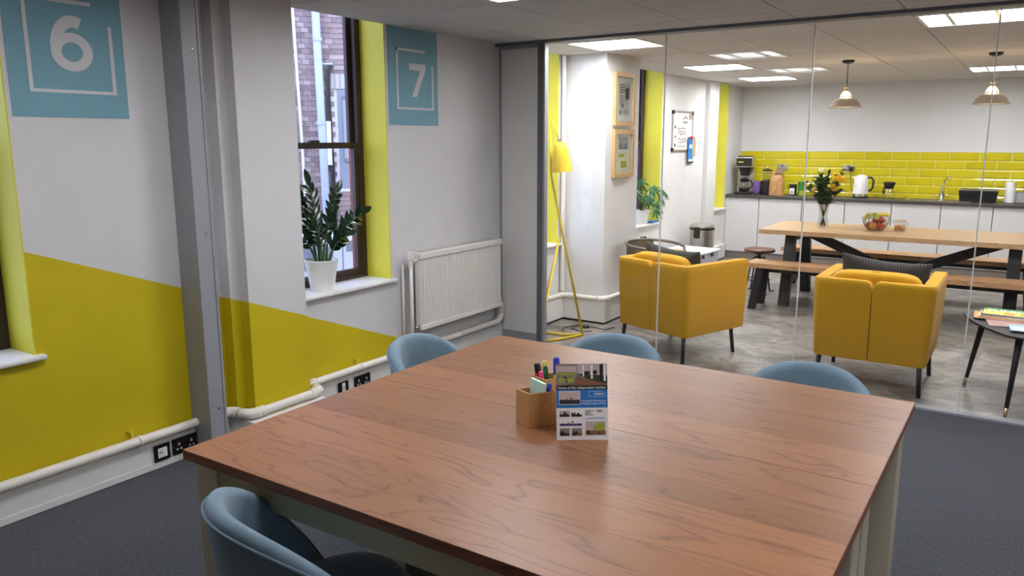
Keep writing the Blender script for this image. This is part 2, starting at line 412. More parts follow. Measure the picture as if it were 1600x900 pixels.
# windows
def window(k, y0, y1, label):
    o = struct(thing('window_%d' % k, label, 'window')); del o['category']
    xf0, xf1 = XW-.29, XW-.215; zt = H+.34
    fr = MB(); s = .055
    fr.box(xf0, xf1, y0, y0+s, SILL, zt); fr.box(xf0, xf1, y1-s, y1, SILL, zt)
    fr.box(xf0, xf1, y0+s, y1-s, SILL, SILL+.03); fr.box(xf0, xf1, y0+s, y1-s, zt-.02, zt)
    fr.build('window_frame', 'brown_frame', o, bevel=.004)
    zm = 1.63; d = .034
    lo = MB(); xa, xb = xf0+.035, xf1-.006
    lo.box(xa, xb, y0+s, y0+s+d, SILL+.03, zm+.02); lo.box(xa, xb, y1-s-d, y1-s, SILL+.03, zm+.02)
    lo.box(xa, xb, y0+s+d, y1-s-d, SILL+.03, SILL+.07); lo.box(xa, xb, y0+s+d, y1-s-d, zm-.01, zm+.02)
    ls = lo.build('lower_sash', 'brown_frame', o, bevel=.003)
    up = MB(); xa, xb = xf0+.003, xf0+.032
    up.box(xa, xb, y0+s, y0+s+d, zm-.02, zt-.02); up.box(xa, xb, y1-s-d, y1-s, zm-.02, zt-.02); up.box(xa, xb, y0+s+d, y1-s-d, zm-.02, zm+.01)
    us = up.build('upper_sash', 'brown_frame', o, bevel=.003)
    box(xf0+.05, xf0+.054, y0+s+d, y1-s-d, SILL+.07, zm-.01).build('pane', 'window_glass', ls)
    box(xf0+.015, xf0+.019, y0+s+d, y1-s-d, zm+.01, zt-.02).build('pane', 'window_glass', us)
    box(xf1-.005, xf1+.028, (y0+y1)/2-.055, (y0+y1)/2+.02, zm+.02, zm+.035).build('sash_catch', 'black_metal', ls, bevel=.003)
    box(xf1, XW+.0005, y1-.006, y1+.001, SILL, zt).build('reveal', 'yellow_paint', o)
    box(xf1, XW+.0005, y0-.001, y0+.006, SILL, zt).build('reveal', 'yellow_paint', o)
    box(xf1-.01, XW+.035, y0-.03, y1+.035, SILL-.022, SILL+.002).build('sill', 'white_paint', o, bevel=.008)
    ob = MB(); ob.box(xf0-.06, xf0, y1-.012, y1+.11, SILL-.1, zt+.1); ob.box(xf0-.06, xf0, y0-.11, y0+.012, SILL-.1, zt+.1)
    ob.build('outer_reveal', 'brick_red', o)
window(1, *WIN[0], 'sash window with yellow reveal at the left edge'); window(2, *WIN[1], 'tall brown sash window with yellow reveal behind the potted plant')
window(3, *WIN[2], 'window with yellow reveal behind the yellow floor lamp'); window(4, *WIN[3], 'brown window with yellow reveal behind the lounge plant')
window(5, *WIN[4], 'narrow window with yellow reveal beside the coffee machine')

# partition: grey frame, solid end panel, glass panes
part = thing('glass_partition', 'frameless glass partition with a grey top rail and solid end panel', 'partition', (0, YG, 0))
struct(part); del part['category']; part.name = 'wall_glass'
box(XW, XR, -.085, .015, H-.02, H+.002).build('top_rail', 'rail_grey', part)
box(-3.225, XR, -.055, .03, 0, .014).build('floor_channel', 'grey_metal', part)
box(XW, -3.285, -.03, .02, .1, H-.03).build('solid_panel', 'grey_panel', part)
pf = MB(); pf.box(XW, XW+.022, -.035, .025, 0, H-.02); pf.box(XW+.022, -3.285, -.035, .025, 0, .1); pf.box(XW+.022, -3.285, -.035, .025, H-.045, H-.02)
pf.build('panel_frame', 'grey_metal', part)
pp = MB(); pp.box(-3.285, -3.245, -.04, .03, 0, H-.02); pp.build('end_post', 'rail_grey', part)
box(-3.245, -3.225, -.03, .02, 0, H-.02).build('glazing_bead', 'grey_metal', part)
xs = [-3.225, -2.251, -1.252, -.255, .745, 1.745, XR]
for a, b in zip(xs[:-1], xs[1:]):
    box(a+.003, b-.003, -.006, .006, .012, H-.02).build('glass_pane', 'partition_glass', part)
for x in xs[1:-1]:
    box(x-.0035, x+.0035, -.0065, .0065, .012, H-.02).build('joint', 'white_paint', part)

# grey steel post against the left wall
post = struct(thing('trim_1', 'grey steel partition post standing against the yellow and white wall', 'post', (XW, 2.385, 0))); del post['category']
box(0, .165, 0, .09, 0, H).build('post_body', 'grey_metal', post, bevel=.004)
box(.158, .169, .088, .1, 0, H).build('post_lip', 'grey_metal', post)
for z in (.27, 1.2, 2.1):
    MB().lathe([(.006, 0), (.006, .003), (.003, .005)], 10).build('screw', 'steel', post, loc=(.165, .055, z)).rotation_euler = (0, pi/2, 0)

# trunking along the left wall with pipes and sockets
tk = struct(thing('baseboard_left', 'white dado trunking along the foot of the left wall', 'trunking')); del tk['category']
def trunk(x1, y0, y1, x0=XW):
    box(x0, x1, y0, y1, 0, .15).build('trunking', 'white_paint', tk, bevel=.004)
    box(x1, x1+.004, y0, y1, .004, .036).build('lower_lid', 'white_paint', tk)
trunk(-3.62, YB, 2.384); trunk(-3.62, 2.476, 2.599); trunk(-3.40, 2.60, 3.13, -3.499); trunk(-3.62, 3.131, 5.31)
box(-3.649, -3.4995, 2.60, 2.624, 0, .15).build('trunking', 'white_paint', tk, bevel=.004)
box(-3.649, -3.4995, 3.086, 3.13, 0, .15).build('trunking', 'white_paint', tk, bevel=.004)
def heating_pipe(label, path, collars, clips, r=.024):
    t = thing('heating_pipe', label, 'pipe')
    pts = [Vector(p) for p in path]; out = [pts[0]]; rad = .05
    for i in range(1, len(pts)-1):
        p = pts[i]; a = (pts[i-1]-p).normalized(); b = (pts[i+1]-p).normalized()
        for k in range(6):
            u = k/5; out.append((1-u)**2*(p+a*rad) + 2*u*(1-u)*p + u*u*(p+b*rad))
        e = MB(); e.tube([(1-u/6)**2*(p+a*(rad+.025)) + 2*(u/6)*(1-u/6)*p + (u/6)**2*(p+b*(rad+.025)) for u in range(7)], r+.006, 14)
        e.build('elbow', 'pipe_white', t, smooth=True)
    out.append(pts[-1]); MB().tube(out, r, 16).build('pipe', 'pipe_white', t, autos=40)
    for c, ax in collars:
        c = Vector(c); d = Vector(((1,0,0), (0,1,0), (0,0,1))[ax])*.014
        MB().tube([c-d, c+d], r+.006, 16).build('collar', 'pipe_white', t, autos=40)
    for c in clips:
        c = Vector(c); MB().tube([c-Vector((0, .005, 0)), c+Vector((0, .005, 0))], r+.005, 16).box(c.x-.03, c.x-.01, c.y-.004, c.y+.004, c.z-.055, c.z).build('clip', 'pipe_white', t, autos=40)
    return t
ZP = .185; XP = -3.605
heating_pipe('white heating pipe along the yellow wall, left of the grey post', [(XP, YB, ZP), (XP, 2.383, ZP)], [], [(XP, 2.06, ZP), (XP, .6, ZP)])
heating_pipe('white heating pipe stepping around the pier and running under the radiator',
    [(XP, 2.477, ZP), (XP, 2.6, ZP), (-3.455, 2.6, ZP), (-3.455, 3.14, ZP), (XP, 3.14, ZP), (XP, 5.255, ZP), (XP, 5.255, .33), (-3.58, 5.20, .345)],
    [((-3.455, 2.69, ZP), 1), ((-3.455, 3.06, ZP), 1), ((XP, 2.52, ZP), 1)], [(XP, 3.62, ZP), (XP, 4.7, ZP)])
for i, (yy, lb) in enumerate(((2.03, 'small yellow painted pipe bracket on the wall left of the grey post'), (3.6, 'small yellow painted pipe bracket on the wall under the plant window'))):
    t = thing('pipe_bracket', lb, 'bracket', (XW, yy, ZP+.02))
    MB().tube([(0, 0, .03), (.035, 0, .03)], .007, 8).build('stud', 'yellow_paint', t); MB().tube([(.033, 0, .0), (.033, 0, .045)], .006, 8).build('hook', 'yellow_paint', t)
def double_socket(loc, label, plate='dark_plate', face=0, group=None):
    """faces +X when face=0, faces -Y when face=1"""
    t = thing('double_socket', label, 'socket', loc, 0 if face == 0 else -pi/2, group)
    box(0, .008, -.073, .073, -.043, .043).build('face_plate', plate, t, bevel=.002)
    for s in (-1, 1):
        cy = s*.036
        b = MB(); b.box(.008, .0088, cy-.006, cy+.006, .004, .018); b.box(.008, .0088, cy-.016, cy-.006, -.02, -.01); b.box(.008, .0088, cy+.006, cy+.016, -.02, -.01)
        pin = b.build('pin_holes', 'plastic_white', t)
        c = MB(); c.box(.0088, .0092, cy-.003, cy+.003, .007, .015); c.box(.0088, .0092, cy-.0135, cy-.0085, -.017, -.013); c.box(.0088, .0092, cy+.0085, cy+.0135, -.017, -.013)
        c.build('pin_slots', 'black_plastic', pin)
        box(.008, .012, s*.009-.007, s*.009+.007, .014, .034).build('switch', 'black_plastic', t, bevel=.001)
    for s in (-1, 1): MB().tube([(.008, s*.067, 0), (.0095, s*.067, 0)], .003, 8).build('screw', 'steel', t)
    return t
def data_socket(loc, label, slim):
    t = thing('data_socket', label, 'socket', loc)
    box(0, .008, -.044, .044, -.044, .044).build('face_plate', 'dark_plate', t, bevel=.002)
    w, h = ((.013, .036) if slim else (.025, .025))
    box(.008, .011, -w, w, -h, h).build('insert', 'plastic_white', t)
    b = MB()
    if slim:
        for z in (-.006, .008): b.box(.011, .0115, -.006, .006, z-.004, z+.004)
    else:
        b.box(.011, .0115, -.02, .0, -.004, .004); b.box(.011, .0115, -.018, -.002, .01, .013); b.box(.011, .0115, -.02, .012, -.018, -.016)
    b.build('port', 'ink_grey', t)
    for s in (-1, 1): MB().tube([(.008, s*.035, 0), (.0095, s*.035, 0)], .003, 8).build('screw', 'steel', t)
XT = -3.616
data_socket((XT, 2.178, .085), 'square dark data socket left of the grey post', False)
double_socket((XT, 2.31, .087), 'dark double power socket next to the grey post')
data_socket((XT, 3.46, .08), 'dark data socket with a slim white insert right of the pier', True)
double_socket((XT, 3.635, .085), 'dark double power socket by the left blue chair')

# lounge skirting and pipe wrapping the big pier
sk = struct(thing('baseboard_lounge', 'tall white skirting around the lounge pier', 'skirting')); del sk['category']
for (x0, x1, y0, y1) in ((XW, -3.59, 5.385, 6.285), (XW, -3.16, 6.285, 6.34), (-3.21, -3.16, 6.34, 7.07), (XW, -3.16, 7.031, 7.07), (XW, -3.6, 7.07, 10.03), (XW, -3.55, 10.03, 10.40), (XW, -3.6, 10.40, 10.95)):
    box(x0, x1, y0, y1, .018, .21).build('skirting', 'white_paint', sk, bevel=.005)
    box(x0, x1-.008, y0+.008 if y1-y0 < .1 else y0, y1, 0, .018).build('shadow_gap', 'black_plastic', sk)
heating_pipe('white heating pipe wrapping around the lounge pier', [(-3.605, 5.385, .235), (-3.605, 6.295, .235), (-3.165, 6.295, .235), (-3.165, 7.0, .235)], [((-3.52, 6.295, .235), 0)], [], .022)
heating_pipe('thin white riser pipe in the corner beside the lounge pier', [(-3.615, 6.305, .27), (-3.615, 6.305, H-.002)], [], [], .02)

# painted numbers on the left wall
def number_sign(y0, digit, label):
    t = thing('number_sign', label, 'sign', (XW, y0, 1.766)); w, h = .52, H-1.766
    box(0, .003, 0, w, 0, h-.001).build('panel', 'sign_teal', t)
    f = lambda u, v, d=0: (.003+d, u*w, v*h)
    b = MB(); th = .011
    def bar(u0, u1, v0, v1): b.box(.003, .0045, u0*w, u1*w, v0*h, v1*h)
    tu, tv = th/w, th/h
    bar(.155, .9, .165, .165+tv*1.3); bar(.155, .155+tu*1.5, .165+tv*1.3, .79); bar(.9-tu*1.5, .9, .165+tv*1.3, .64); bar(.155, .73, .79-tv*1.4, .79)
    b.build('outline', 'sign_white', t)
    d = MB(); ex = .0015
    if digit == 7:
        cx, zb, hh, ww = .575*w, .30*h, .345*h, .175
        poly = [(0, hh), (ww, hh), (ww, hh-.035), (.072, 0), (.022, 0), (.115, hh-.043), (0, hh-.043)]
        d.prism([(cx-ww/2+u, zb+v) for u, v in poly], ex, lambda u, v, q: (.003+q, u, v))
    else:
        cx, zb = .535*w, .315*h; ro, ri, hh = .093, .047, .225*1.12
        N = 28
        for k in range(N):
            a0, a1 = 2*pi*k/N, 2*pi*(k+1)/N
            d.prism([(cx+r*cos(a)*1.0, zb+.083+r*sin(a)*.9) for r, a in ((ri, a0), (ro, a0), (ro, a1), (ri, a1))], ex, lambda u, v, q: (.003+q, u, v))
        # stem sweeping up from the bowl's left side
        def q(t, o):
            a = pi - t*1.98; rx = .105-o*.5; rz = .135-o*.5 if True else 0
            return (cx+.012+rx*cos(a), zb+.083+.02+rz*sin(a)*1.02)
        M = 18
        for k in range(M):
            t0, t1 = k/M, (k+1)/M
            d.prism([q(t0, 0), q(t0, .1), q(t1, .1), q(t1, 0)], ex*1.3, lambda u, v, w_: (.003+w_, u, v))
    d.build('digit', 'sign_white', t)
number_sign(4.017, 7, 'teal painted panel with a white outlined number seven')
number_sign(1.665, 6, 'teal painted panel with a white outlined number six')

# kitchen splashback: glazed brick tiles with bevelled edges
wk = bpy.data.objects['wall_kitchen']
box(XW, XR, YK-.006, YK, .93, 1.505).build('grout_bed', 'grout', wk)
box(XW, XR, YK-.016, YK, 1.505, 1.517).build('tile_trim', 'white_paint', wk)
TW, TH = .338, .109
b = MB(); g = .004; e = .014
def tile_mesh(w):
    b = MB(); o = [(g, g), (w-g, g), (w-g, TH-g), (g, TH-g)]; q = [(g+e, g+e), (w-g-e, g+e), (w-g-e, TH-g-e), (g+e, TH-g-e)]
    vs = [(u, 0, v) for u, v in o]+[(u, -.004, v) for u, v in o]+[(u, -.010, v) for u, v in q]
    return b.add(vs, [(4,5,9,8), (5,6,10,9), (6,7,11,10), (7,4,8,11), (8,9,10,11), (0,1,5,4), (1,2,6,5), (2,3,7,6), (3,0,4,7)]).mesh('tile', 'yellow_glaze')
full = tile_mesh(TW)
for row in range(6):
    z = 1.505-(row+1)*TH; x = XW + (-TW*.45 if row % 2 else 0) - .0
    while x < XR-.02:
        a, c = max(x, XW), min(x+TW, XR)
        if c-a > TW-.001: share(full, 'tile', wk, (x, YK-.005, z))
        elif c-a > .05: share(tile_mesh(c-a), 'tile', wk, (a, YK-.005, z))
        x += TW

# ================================================================== outside the windows
og = struct(box(-30, XW-.5, -12, 40, -1.6, -1.5).build('ground_outside', 'outer_ground'))
tdir = Vector((.687, .727, 0)); 
bl = thing('brick_building', 'brown brick building seen through the plant window, with pipes and a small window', 'building', (-9, 8.5, 0), math.atan2(.727, .687))
# local x runs along the wall, local -y faces the room
BX0, BX1, BZ0, BZ1 = -.92, .96, -.4, 3.75
box(-9, 9, .03, .3, -1.5, 9).build('wall', 'mortar', bl)
bm_ = MB().box(.006, .219, 0, .03, .006, .069).mesh('brick', 'outer_brick')
hb = MB().box(.006, .1065, 0, .03, .006, .069).mesh('brick', 'outer_brick')
rest = MB(); cnt = 0; rng = random.Random(3)
OPEN = (.18, 1.2, .95, 2.42)       # opening of the small window
for row in range(-20, 100):
    z = row*.075; flem = row % 2; x = -7 + (.056 if flem else 0); k = 0
    while x < 7:
        wdt = .225 if k % 2 == 0 else .1125; k += 1
        ink = not (x+wdt > OPEN[0] and x < OPEN[1] and z+.075 > OPEN[2] and z < OPEN[3]+.1)
        if ink:
            vis = -.62 < x < .5 and -.1 < z < 3.5
            if vis and cnt < 298:
                share(bm_ if wdt > .2 else hb, 'brick', bl, (x, rng.uniform(-.004, .004), z)); cnt += 1
            elif z < 4.6 and abs(x) < 5: rest.box(x+.006, x+wdt-.006, 0, .03, z+.006, z+.069)
        x += wdt
o = rest.build('brickwork', 'outer_brick', bl, fix=False); o['kind'] = 'stuff'
wf = box(OPEN[0], OPEN[1], .012, .03, OPEN[2], OPEN[3]).build('outer_window', 'outer_grey', bl)
f2 = MB(); f2.box(OPEN[0]+.08, OPEN[0]+.13, -.02, .012, OPEN[2]+.4, OPEN[3]-.1); f2.box(OPEN[0]+.08, OPEN[1]-.1, -.02, .012, OPEN[3]-.15, OPEN[3]-.1); f2.box(OPEN[0]+.08, OPEN[1]-.1, -.02, .012, OPEN[2]+.4, OPEN[2]+.45)
f2.build('outer_frame', 'grey_metal', wf)
box(OPEN[0]+.13, OPEN[1]-.1, .0, .012, OPEN[2]+.45, OPEN[3]-.15).build('pane', 'outer_pipe', wf)
sold = MB().box(.004, .071, -.008, .02, .0, .215).mesh('lintel_brick', 'outer_sill')
for k in range(15): share(sold, 'lintel_brick', bl, (OPEN[0]-.1+k*.075, 0, OPEN[3]+.01))
def out_pipe(name, label, pts, r, mat, group=None):
    t = thing(name, label, 'pipe', (-9, 8.5, 0), math.atan2(.727, .687)); MB().tube(pts, r, 12).build('pipe', mat, t, smooth=True); return t
dp = out_pipe('drainpipe', 'fat pale downpipe on the brick building outside', [(-.03, -.1, -1.5), (-.06, -.1, 1.6), (-.09, -.1, 4.5)], .06, 'outer_pipe')
for z in (1.9, 3.1): MB().tube([(-.07, -.1, z), (-.07, -.1, z+.05)], .07, 12).build('bracket', 'outer_pipe', dp)
out_pipe('drainpipe', 'thin white pipe at the left on the brick building outside', [(-.34, -.05, -1.5), (-.36, -.05, 1.6), (-.42, -.05, 4.5)], .02, 'outer_white')
cb = thing('wall_cable', 'dark cables looping over a bracket on the brick building outside', 'cable', (-9, 8.5, 0), math.atan2(.727, .687))
for k, dx in enumerate((0, .05, .1)):
    MB().tube([(.14, -.06, 2.78-.03*k), (.09, -.06, 2.78-.03*k), (.05+dx*.3, -.06, 2.68-.03*k), (.03+dx*.4, -.06, 2.3), (.05+dx*.4, -.06, 1.2), (.06+dx*.4, -.06, -1.4)], .014, 8).build('cable', 'ink_dark' if k == 0 else 'black_plastic', cb, smooth=True)
MB().tube([(-.05, -.07, 2.78), (.14, -.07, 2.78)], .016, 8).build('bracket', 'outer_pipe', cb)
box(.0, .07, -.12, -.02, 1.3, 1.95).build('junction_box', 'outer_white', cb, bevel=.01)
# air conditioner on the flat roof outside
ac = thing('air_conditioner', 'white outdoor air conditioning unit behind the window plant', 'air conditioner', (-5.6, 5.32, .36), math.atan2(.727, .687)+.2)
box(-.42, .22, -.13, .13, .0, .42).build('casing', 'outer_white', ac, bevel=.012)
MB().lathe([(.16, 0), (.16, .01)], 24).build('fan_grille', 'outer_grey', ac, loc=(-.2, -.131, .21)).rotation_euler = (pi/2, 0, 0)
box(.05, .06, -.134, -.13, .02, .4).build('panel_seam', 'outer_grey', ac)
box(.09, .2, -.136, -.13, .26, .36).build('vent', 'outer_grey', ac)
for s in (-.32, .14): box(s-.03, s+.03, -.14, .14, -.05, 0).build('foot', 'black_metal', ac)
rf = struct(thing('flat_roof', 'grey flat roof outside the plant window', 'roof')); del rf['category']
box(-8.2, -4.4, 2.5, 8.0, .17, .31).build('roof_slab', 'outer_ground', rf)
# second building beyond the lounge windows
b2 = thing('brick_building', 'dark brick building beyond the lounge window', 'building', (-9.2, 16, -1.5))
m = bpy.data.meshes.new('wall'); m.from_pydata([(0, -6, 0), (0, 14, 0), (0, 14, 9), (0, -6, 9), (-.3, -6, 0), (-.3, 14, 0), (-.3, 14, 9), (-.3, -6, 9)], [], [(0,1,2,3), (7,6,5,4), (4,0,3,7), (1,5,6,2), (3,2,6,7), (0,4,5,1)])
uv = m.uv_layers.new(); 
for lp in m.loops:
    p = m.vertices[lp.vertex_index].co; uv.data[lp.index].uv = (p.y, p.z)
m.materials.append(MATS['far_brick']); o = bpy.data.objects.new('wall', m); C.objects.link(o); o.parent = b2
box(0, .08, 1.0, 2.0, 3.2, 4.6).build('outer_window', 'outer_grey', b2)

# ================================================================== meeting room
# radiator
rd = thing('radiator', 'white ribbed panel radiator on the wall beside the solid grey panel', 'radiator', (XW, 4.15, .335))
RW, RH = 1.01, .555; x0, x1 = .075, .13
prof = []; nr = 30
for k in range(nr):
    a = .02+(RW-.04)*k/nr; d = (RW-.04)/nr
    prof += [(a, x1-.008), (a+d*.3, x1-.008), (a+d*.42, x1), (a+d*.88, x1)]
prof.append((RW-.02, x1-.008))
b = MB(); N = len(prof)
b.add([(x, y, .035) for y, x in prof]+[(x, y, RH-.05) for y, x in prof], [(i, i+1, N+i+1, N+i) for i in range(N-1)])
b.build('ribbed_panel', 'radiator_white', rd)
box(x0, x1-.009, .0, RW, .0, RH-.02).build('panel_body', 'radiator_white', rd, bevel=.006)
box(x1-.01, x1+.002, .0, RW, .0, .035).build('bottom_seam', 'radiator_white', rd, bevel=.004)
box(x0-.03, x1+.004, -.003, RW+.003, RH-.05, RH).build('top_cap', 'radiator_white', rd, bevel=.01)
gr = MB()
for k in range(24): gr.box(x0-.02, x1-.01, .03+k*.04, .05+k*.04, RH, RH+.001)
gr.build('top_grille', 'ceiling_bar', rd)
for y in (.2, .8): box(.0, x0, y, y+.03, .05, RH-.08).build('bracket', 'radiator_white', rd)
vp = MB(); vp.tube([(.09, -.055, -.33), (.09, -.055, RH-.02)], .012, 10); vp.build('feed_pipe', 'pipe_white', rd, smooth=True)
MB().tube([(.03, -.075, -.18), (.03, -.075, RH-.08)], .009, 8).build('back_pipe', 'pipe_white', rd, smooth=True)
vv = MB(); vv.tube([(.09, -.055, RH-.1), (.09, -.055, RH-.05), (.09, -.055, RH-.045), (.09, -.055, RH+.012)], [.016, .016, .021, .021], 14); vv.build('valve', 'pipe_white', rd, autos=40)
MB().tube([(.09, -.055, RH-.055), (.09, .01, RH-.055)], .013, 10).build('valve_tail', 'pipe_white', rd, smooth=True)
MB().tube([(.1, -.03, .02), (.1, .01, .02)], .014, 10).build('drain_plug', 'steel', rd, smooth=True)
MB().tube([(.09, RW-.005, .06), (.09, RW+.03, .06), (.075, RW+.045, .02)], .012, 10).build('return_pipe', 'pipe_white', rd, smooth=True)

# meeting tables: two alike, pushed together
TX0, TX1, TZ = -2.03, -.272, .76; YS = 2.142
def meeting_table(y0, y1, label, seed):
    rg = random.Random(seed); ztop, th = TZ, .03
    t = thing('meeting_table', label, 'table', ((TX0+TX1)/2, (y0+y1)/2, 0), 0, 'two tables pushed together')
    w, d = (TX1-TX0)/2, (y1-y0)/2; nb = 7; bw = 2*d/nb
    for k in range(nb):
        ya = -d+k*bw; e = .0003
        box(-w, w, ya+(e if k else 0), ya+bw-(e if k < nb-1 else 0), ztop-th, ztop).build('plank', 'oak_top', t)
    for a in ((-w-.0015, -w, -d, d), (w, w+.0015, -d, d), (-w, w, -d-.0008, -d), (-w, w, d, d+.0008)):
        box(a[0], a[1], a[2], a[3], ztop-th, ztop-.0015).build('edge_band', 'red_oak_edge', t)
    s = .1; i = .022; zt = ztop-th
    for sx in (-1, 1):
        for sy in (-1, 1):
            box(sx*(w-i)-(s if sx > 0 else 0), sx*(w-i)+(0 if sx > 0 else s), sy*(d-i)-(s if sy > 0 else 0), sy*(d-i)+(0 if sy > 0 else s), 0, zt).build('leg', 'cream_leg', t, bevel=.004)
    for sy in (-1, 1):
        q = sy*(d-i-.02); box(-w+i+s, w-i-s, q-.012, q+.012, zt-.085, zt).build('apron', 'cream_apron', t)
    for sx in (-1, 1):
        q = sx*(w-i-.02); box(q-.012, q+.012, -d+i+s, d-i-s, zt-.085, zt).build('apron', 'cream_apron', t)
meeting_table(1.29, YS-.0012, 'oak topped meeting table half nearest the camera', 5)
meeting_table(YS+.0012, 2.95, 'oak topped meeting table half nearest the glass, holding the pen holder', 11)

# blue upholstered chairs
def blue_chair():
    t = thing('dining_chair', '', 'chair', (0, 0, 0), 0, 'blue chairs around the meeting table')
    A = R(112); th = .05
    def top(a): return .797-.355*(abs(a)/A)**2.5
    def rad(z): return .228+.05*max(0, min(1, (z-.38)/.43))**.8
    def pt(a, z, off=0):
        r = rad(z)-off; return Vector((r*1.03*sin(a), -r*cos(a)-.01 + .03*(1-cos(a))*0, z))
    prof = [(.0, 0), (.0, .25), (.0, .5), (.0, .75), (.0, .93), (.006, .975), (.018, 1.0), (.034, 1.0), (.046, .975), (.052, .93), (.054, .75), (.054, .5), (.054, .25), (.054, 0)]
    n = 41; vs = []; fs = []; m = len(prof)
    for i in range(n):
        a = -A+2*A*i/(n-1); zt = top(a)
        # close the shell at its front ends
        sq = 1.0
        for off, u in prof:
            vs.append(pt(a, .375+(zt-.375)*u, off))
    for i in range(n-1):
        for j in range(m): fs.append((i*m+j, i*m+(j+1) % m, (i+1)*m+(j+1) % m, (i+1)*m+j))
    fs += [tuple(range(m)), tuple(range((n-1)*m, n*m))[::-1]]
    back = MB().add(vs, fs).build('backrest', 'chair_blue', t, autos=60)
    pp = []
    for i in range(61):
        a = -A+2*A*i/60; zt = top(a); pp.append(pt(a, .375+(zt-.375)*.945, -.002))
    MB().tube(pp, .0045, 8).build('piping', 'chair_piping', back, smooth=True)
    rounded(-.215, .215, -.2, .25, .37, .485, 3.2, 36, 16).build('seat', 'chair_blue', t, smooth=True)
    for sx in (-1, 1):
        for sy in (-1, 1):
            MB().tube([(sx*.15, sy*.14+.02, .39), (sx*.21, sy*.2+.02, 0)], [.018, .011], 12).build('leg', 'black_wood', t, smooth=True)
    return t
proto = blue_chair()
spots = [((-1.46, 1.305, 0), R(-22), 'blue velvet chair in the foreground with its back to the camera, seat under the table'),
         ((-2.04, 2.615, 0), R(-90+8), 'blue velvet chair on the left side of the table, near the power sockets'),
         ((-1.485, 2.89, 0), R(180), 'blue velvet chair at the far side of the table in front of the left armchair'),
         ((-.65, 2.885, 0), R(180), 'blue velvet chair at the far side of the table in front of the right armchair')]
for i, (loc, rz, lb) in enumerate(spots):
    o = proto if i == 0 else copy_tree(proto)
    o.location = loc; o.rotation_euler = (0, 0, rz); o['label'] = lb

# bamboo pen holder with pens
ph = thing('pen_holder', 'stepped bamboo pen holder with two compartments beside the leaflet', 'pen holder', (-1.265, 2.06, TZ))
def cell(cor, h, name):
    cx, cy = sum(p[0] for p in cor)/4, sum(p[1] for p in cor)/4
    inn = [(x+(cx-x)*.13, y+(cy-y)*.13) for x, y in cor]
    vs = [(x, y, 0) for x, y in cor]+[(x, y, h) for x, y in cor]+[(x, y, h) for x, y in inn]+[(x, y, .006) for x, y in inn]; fs = [(3, 2, 1, 0), (12, 13, 14, 15)]
    for q in range(3):
        for k in range(4): fs.append((q*4+k, q*4+(k+1) % 4, (q+1)*4+(k+1) % 4, (q+1)*4+k))
    return MB().add(vs, fs).build(name, 'bamboo', ph, bevel=.0012, seg=1)
cell([(-.063, -.037), (.005, -.062), (.060, .013), (-.008, .038)], .115, 'front_cell'); cell([(-.066, .060), (.0, .0375), (.05, .107), (-.016, .13)], .135, 'rear_cell')
def pen(label, p0, p1, r, body, cap, capfrac=.4):
    a, b = Vector(p0), Vector(p1); d = b-a
    t = thing('pen', label, 'pen', Vector((-1.265, 2.06, TZ))+a, 0, 'pens in the bamboo holder')
    c = d*(1-capfrac)
    MB().tube([(0, 0, 0), c], r*.92, 10).build('barrel', body, t, autos=40)
    MB().tube([c, d*.97, d], [r, r, r*.75], 10).build('cap', cap, t, autos=40)
pen('chunky black marker standing in the pen holder', (-.03, .085, .012), (-.056, .08, .172), .011, 'ink_black', 'black_plastic')
pen('yellow highlighter standing in the pen holder', (-.02, .1, .012), (-.037, .098, .178), .0085, 'pen_yellow', 'pen_yellow')
pen('pink highlighter leaning in the pen holder', (-.01, .072, .012), (-.03, .062, .152), .0085, 'pen_pink', 'pen_pink')
pen('dark green pen leaning behind the pink highlighter', (.0, .09, .012), (-.022, .078, .168), .007, 'pen_green', 'pen_green')
pen('tall blue capped marker at the back of the pen holder', (.018, .092, .012), (.013, .09, .2), .011, 'pen_yellow', 'pen_blue', .3)
pen('short blue pen at the left edge of the pen holder', (-.04, .072, .012), (-.062, .068, .13), .006, 'pen_blue', 'pen_blue')
pen('slim red pen beside the black marker', (-.025, .066, .012), (-.046, .058, .142), .005, 'ink_red', 'ink_red')
pen('bright green marker lying against the mint notes', (.012, -.02, .012), (.022, -.006, .128), .010, 'ink_green', 'ink_green')
pen('dark navy pen in the front compartment', (.028, -.005, .012), (.038, .006, .138), .008, 'ink_black', 'pen_blue')
nt = tag(box(-.033, .033, -.005, .005, 0, .135).build('sticky_notes', 'note_mint', bevel=.001), 'mint green pad of sticky notes standing in the front compartment', 'notepad')
nt.location = (-1.272, 2.053, TZ+.012); nt.rotation_euler = (0, R(6), R(-16))

# leaflet leaning back on the table
lf = thing('leaflet', 'printed leaflet standing on the table beside the pen holder, titled Home of the independent worker', 'leaflet', (-1.072, 2.005, TZ), R(36))
LW, LH, tl = .158, .232, R(14)
def lp(u, v, d=0.0): return (u-LW/2, v*sin(tl)-d*cos(tl), v*cos(tl)+d*sin(tl)+.0015)
b = MB(); b.prism([(0, 0), (LW, 0), (LW, LH), (0, LH)], .0016, lambda u, v, w: lp(u, v, -w)); b.build('card', 'paper_white', lf)
MB().add([lp(.03, LH*.95, -.002), lp(LW-.03, LH*.95, -.002), (LW/2-.03, .12, 0), (-LW/2+.03, .12, 0), lp(.03, LH*.95, -.003), lp(LW-.03, LH*.95, -.003), (LW/2-.03, .122, 0), (-LW/2+.03, .122, 0)],
    [(0,1,2,3), (7,6,5,4), (0,3,7,4), (1,5,6,2), (3,2,6,7), (0,4,5,1)]).build('support', 'paper_white', lf)
layer = [0]
